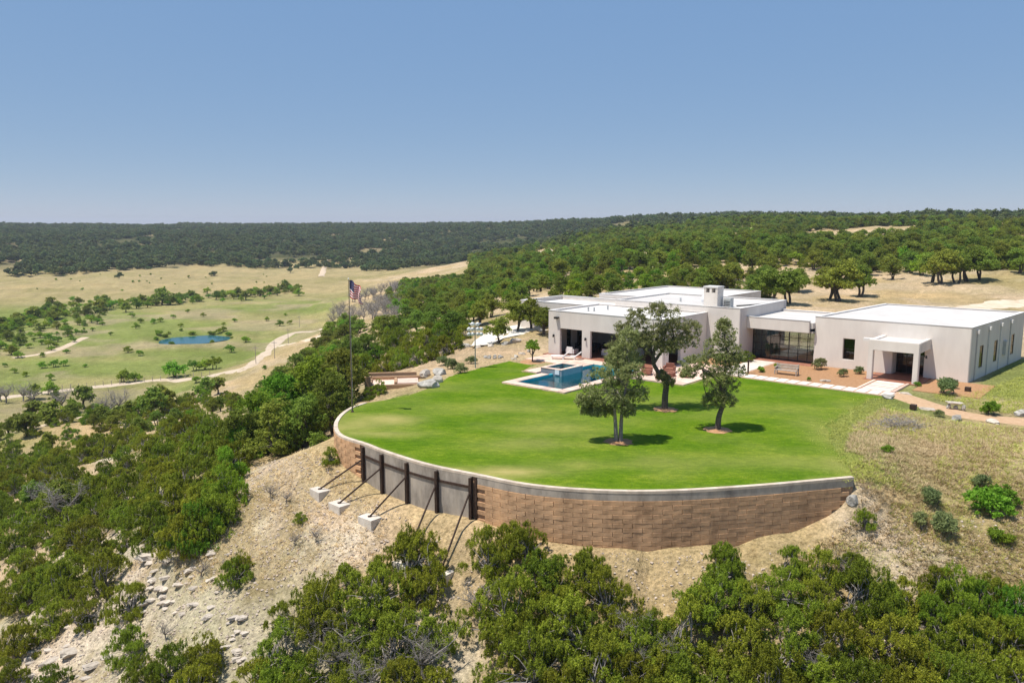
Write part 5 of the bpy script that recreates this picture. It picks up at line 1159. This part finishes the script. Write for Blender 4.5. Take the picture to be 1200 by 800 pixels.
for x0, y0, x1, y1, p_ in ((615, 284, 775, 314, .72), (715, 258, 815, 272, .92), (856, 268, 892, 304, .85), (980, 280, 1040, 300, .6), (1100, 285, 1200, 300, .5), (920, 300, 1000, 312, .6)): drop |= (qx > x0) & (qx < x1) & (qy > y0) & (qy < y1) & (rnd_ < p_)
mp_ = mp_[~drop]; rest = np.array(rest).reshape(-1, 3); qx, qy = pix(rest[:, 0], rest[:, 1], rbf(rest[:, 0], rest[:, 1]))
rest = rest[~((qx > 615) & (qx < 775) & (qy > 284) & (qy < 314) & (g.random(len(rest)) < .75)) & ~((qx > 850) & (qx < 900) & (qy > 266) & (qy < 306) & (g.random(len(rest)) < .8))]
mp_ = np.r_[mp_[:5200], rest]
print('far', len(wpts), 'mid', len(mp_))
for i, (kd, v) in enumerate((('oak', 0), ('hill', 0), ('juniper', 0), ('mesquite', 0), ('hill', 1), ('juniper', 3))): far_mass('plateau_scrub', 'mixed green scrub covering the rising ground far behind the house', mp_[i::6], kd, v)

# --- plants round the house and on the dry right-hand slope
def plant(kind, px, py, s, label, name='shrub', cat='shrub', sz=None, group=None): return tree(name, label, cat, kind, hit(px, py), s, group, sz=sz)
yt = hit(624, 424); e = tree('young_tree', 'small young tree in a red mulch bed beside the loungers', 'tree', 'shrub', (yt[0], yt[1], yt[2]), 1.0, None)
for o in list(col.objects):
    if o.parent == e: o.location = (0, 0, 1.1)
MB().tube([(0, 0, -.2), (.02, 0, 1.0), (0, .02, 1.9)], [.08, .06, .03], 7).build('stem', 'bark', e)
m_ = MB(); m_.cyl((0, 0, -.1), 1.5, .16, 20, 1.2).build('mulch_ring', 'mulch', e)
for u, v, k, s, l in ((18.9, 9.0, 'juniper', .5, 'dark shrub in the corner beside the glass hall'), (17.4, 7.6, 'shrub', .6, 'low green shrub beside the dark corner shrub'), (16.4, 8.2, 'shrub', .7, 'green shrub against the core wall'), (22.5, 4.4, 'shrub', .5, 'round green shrub next to the path lamp'), (22.9, 7.4, 'shrub', .45, 'yellow-green shrub before the glass wall'),
                      (26.3, 9.6, 'sage', 1.05, 'large grey-green round shrub left of the window'), (29.3, 7.2, 'sage', .7, 'grey-green ball shrub on a stout stem'), (30.0, 9.6, 'sage', .7, 'spreading cactus-like shrub right of the window'), (35.75, 6.9, 'shrub', .35, 'small dark green plant at the portico pillar'), (27.6, 3.2, 'shrub', .25, 'tiny green plant beside the white rock')):
    x, y = uv(u, v); tree('garden_shrub', l, 'shrub', k, (x, y, .03), s)
rock('garden_rock', *[float(q) for q in pix(np.array(uv(29.0, 3.6)[0]), np.array(uv(29.0, 3.6)[1]), np.array(0.0))], (.7, .35, .25), 'white rock lying on the orange gravel bed')
for px, py, k, s, l in ((1108, 462, 'sage', 1.3, 'airy grey-green bush with bare stems at the house front'), (1112, 455, 'sage', .9, 'grey bush against the right wing wall'), (1160, 486, 'shrub', .9, 'green bush beside the gravel path'), (1100, 488, 'sage', .5, 'low grass-green clump by the white slab'), (1155, 600, 'shrub', 1.3, 'vivid green shrub on the dry right slope'), (1170, 590, 'shrub', 1.0, 'second vivid green shrub touching the larger one'), (1165, 632, 'shrub', .6, 'small vivid green shrub lower on the right slope'), (1180, 638, 'shrub', .55, 'lowest small vivid green shrub by the white stones'), (1105, 625, 'sage', 1.2, 'blue-grey agave-like shrub on the dry slope'), (1090, 590, 'sage', .9, 'grey-green shrub on the dry slope above the blue-grey one'), (1078, 615, 'sage', .7, 'dark clump beside the blue-grey shrub'), (1012, 617, 'juniper', .42, 'spiky dark green clump below the wall end'), (1150, 570, 'sage', .7, 'grey-green tuft above the vivid shrubs'), (1040, 530, 'shrub', .4, 'small green plant below the brush pile'), (540, 437, 'sage', .9, 'grey-green shrub at the lawn edge near the light pole'), (530, 432, 'sage', 1.0, 'sprawling grey-green shrub beyond the boulders'), (520, 428, 'sage', .9, 'grey-green shrub under the hillside wood'), (553, 426, 'sage', .8, 'small grey-green shrub behind the light pole'), (445, 462, 'juniper', .5, 'dark shrub between timber steps and wall end'), (432, 468, 'juniper', .45, 'dark shrub touching the wall end')):
    plant(k, px, py, s, l)
# brush pile of cut grey branches
h = hit(1053, 500); mb = MB(); g_ = random.Random(5)
for i in range(260):
    a = g_.uniform(0, 6.28); q = Vector((g_.gauss(0, 1.0), g_.gauss(0, .6), 0)); q.z = g_.uniform(0, .9) * math.exp(-q.x ** 2 / 1.6 - q.y ** 2 / .8); d = Vector((math.cos(a), math.sin(a) * .7, g_.uniform(-.2, .6))) * g_.uniform(.3, .9); limb(mb, q, q + d, g_.uniform(.012, .03), .006, i, .15, 4, 2)
o = mb.build('brush_pile', 'palebark', label='heap of cut grey branches on the rough grass', cat='brush pile'); o.location = h

# --- grass tufts (uncountable) on the rough ground
def blades(name, label, pts, m, h0, nb, seed, wid=.03, lean=.5):
    g = np.random.default_rng(seed); a = np.array(pts); N = len(a); base = np.repeat(a, nb, 0); n_ = len(base)
    th = g.uniform(0, 6.28, n_); d = np.c_[np.cos(th), np.sin(th)]; hh = h0 * g.uniform(.5, 1.3, n_) * np.repeat(g.uniform(.5, 1.4, N), nb)
    b = base.copy(); b[:, :2] += d * g.uniform(0, .14, n_)[:, None]; side = np.c_[-d[:, 1], d[:, 0], np.zeros(n_)] * wid
    tip = b + np.c_[d * (hh * lean * g.uniform(.3, 1.2, n_))[:, None], hh]; b[:, 2] -= .03
    V = np.stack([b - side, b + side, tip], 1).reshape(-1, 3); F = np.arange(n_ * 3).reshape(-1, 3)
    t_ = np.clip(np.repeat(g.random(N), nb) * .6 + g.random(n_) * .4, 0, 1); link(name, np_mesh(name, V, F, m, t_), label=label, cat='grass', kind='stuff')
def area(polypx, n, seed, cond=None):
    g = np.random.default_rng(seed); pp = np.array([hit(*q)[:2] for q in polypx]); lo, hi = pp.min(0), pp.max(0); c = g.uniform(lo, hi, (n * 5, 2)); c = c[in_poly(c[:, 0], c[:, 1], pp)]
    if cond is not None: c = c[cond(c[:, 0], c[:, 1])]
    c = c[:n]; return np.array([(x, y, gh(x, y)) for x, y in c])
notlawn = lambda x, y: ~in_poly(x, y, LAWN) & (d_line(x, y, WALL) > .5)
rp = [(1000, 500), (1040, 475), (1100, 492), (1240, 505), (1240, 700), (1100, 690), (1000, 680), (930, 650), (1003, 600), (1004, 562), (990, 530)]
blades('dry_grass', 'dry tan grass on the slope right of the lawn', area(rp, 9000, 31, lambda x, y: notlawn(x, y) & (fbm(x * .3, y * .3, 3) > .40)), 'dryleaf', .15, 8, 31, .018, 1.7)
blades('rough_grass', 'greener rough grass on the slope right of the lawn', area(rp, 3500, 32, lambda x, y: notlawn(x, y) & (fbm(x * .2 + 5, y * .2, 3) > .5)), 'greenblade', .15, 8, 32, .018, 1.5)
sp_ = [(300, 530), (390, 540), (425, 575), (520, 625), (480, 650), (340, 680), (230, 700), (200, 660), (260, 620), (280, 560)]
blades('dry_grass', 'sparse dry grass tufts on the bare stony slope', area(sp_, 2600, 33, lambda x, y: notlawn(x, y) & (fbm(x * .4, y * .4, 3) > .45)), 'dryleaf', .14, 7, 33, .016, 1.6)
pl_ = np.array([LAWN[len(WALL) - 1]] + list(lawn_right)); tt = rng.uniform(0, len(pl_) - 1.001, 2000); i_ = tt.astype(int); f_ = (tt - i_)[:, None]
q_ = pl_[i_] * (1 - f_) + pl_[i_ + 1] * f_ + rng.normal(0, .8, (2000, 2)) + np.array((.5, -.2))
blades('rough_grass', 'longer green grass along the ragged right edge of the lawn', np.array([(x, y, max(gh(x, y), .0)) for x, y in q_]), 'greenblade', .09, 7, 35, .014, 1.8)
gp_ = [(1090, 462), (1138, 462), (1240, 425), (1240, 490), (1150, 482), (1100, 470)]
blades('rough_grass', 'green grass strip beside the right wing', area(gp_, 2600, 34), 'greenblade', .15, 8, 34, .018, 1.4)
# --- stones: named larger ledge rocks and uncountable rubble
LG = 'limestone ledge rocks on the bare slope'
for i in range(95):
    if i < 55: px, py = random.uniform(165, 270), random.uniform(640, 720)
    elif i < 75: px, py = random.uniform(30, 130), random.uniform(735, 800)
    else: px, py = random.uniform(220, 290), random.uniform(720, 800)
    s = random.uniform(.12, .42); rock('ledge_rock', px, py, (s * 1.3, s * .8, s * .45), 'broken pale limestone rock on the ledge of the bare slope', 'stone', i, group=LG, sink=.3, flat=s * .25, rz=random.gauss(.5, .3))
for px, py, s in ((176, 652, .9), (198, 655, .8), (150, 640, .7), (190, 690, .6), (172, 706, .6), (85, 765, .8), (60, 775, .7), (110, 780, .6)):
    rock('ledge_slab', px, py, (s * 1.3, s * .7, s * .35), 'large flat limestone slab jutting from the slope edge', 'stone', int(px), group='large limestone slabs', flat=s * .16, rz=random.gauss(.5, .2))
M['rubble'] = surf('pale_rubble', (.44, .36, .285), (.62, .52, .43), 1.5, .95, .5, 12, .02)
def rubble(name, label, polypx, n, seed, s0, s1, m='stone', cond=notlawn):
    g = random.Random(seed); mb = MB(); pts_ = area(polypx, n, seed, cond)
    for x, y, z in pts_:
        s = s0 + (s1 - s0) * g.random() ** 3; m4 = Matrix.Translation((x, y, z + s * .15)) @ Matrix.Rotation(g.uniform(0, 6), 4, 'Z') @ Matrix.Rotation(g.uniform(-.4, .4), 4, 'X')
        vs = [m4 @ Vector((cx * s * g.uniform(.6, 1.2), cy * s * g.uniform(.5, 1), cz * s * g.uniform(.15, .4))) for cz in (-1, 1) for cx, cy in ((-.6, -.5), (.6, -.6), (.5, .6), (-.6, .5))]
        mb.add(vs, [(3, 2, 1, 0), (4, 5, 6, 7), (0, 1, 5, 4), (1, 2, 6, 5), (2, 3, 7, 6), (3, 0, 4, 7)])
    mb.build(name, m, label=label, cat='rubble', kind='stuff')
rubble('rubble', 'loose pale limestone rubble strewn over the bare slope', [(300, 540), (390, 545), (430, 580), (520, 630), (470, 660), (330, 700), (300, 800), (0, 830), (0, 740), (150, 660), (230, 620), (270, 560)], 9000, 41, .02, .15, 'rubble')
rubble('rubble', 'pale stones scattered below the retaining wall and right slope', [(640, 650), (760, 655), (900, 650), (1000, 600), (1060, 600), (1240, 600), (1240, 760), (900, 760), (600, 780), (480, 680)], 3200, 42, .02, .14, 'rubble')

# ---------------------------------------------------------------- summer haze over the valley: one box of thin pale air, sky outside it
HM = bpy.data.materials.new('thin_haze'); HM.use_nodes = True; t = HM.node_tree; t.nodes.clear()
pv_ = nd(t, 'ShaderNodeVolumePrincipled'); pv_.inputs['Color'].default_value = (.82, .88, 1.0, 1); pv_.inputs['Density'].default_value = .00013; pv_.inputs['Anisotropy'].default_value = .2
t.links.new(pv_.outputs[0], nd(t, 'ShaderNodeOutputMaterial').inputs['Volume']); M['haze'] = HM
zs = TV[:, 2]; MB().box(-3700, 3700, -3700, 3700, float(zs.min()) - 1.5, max(float(zs.max()) + 14, CH + 6)).build('haze', 'haze', kind='stuff', label='thin pale summer haze filling the air over the valley', cat='haze')
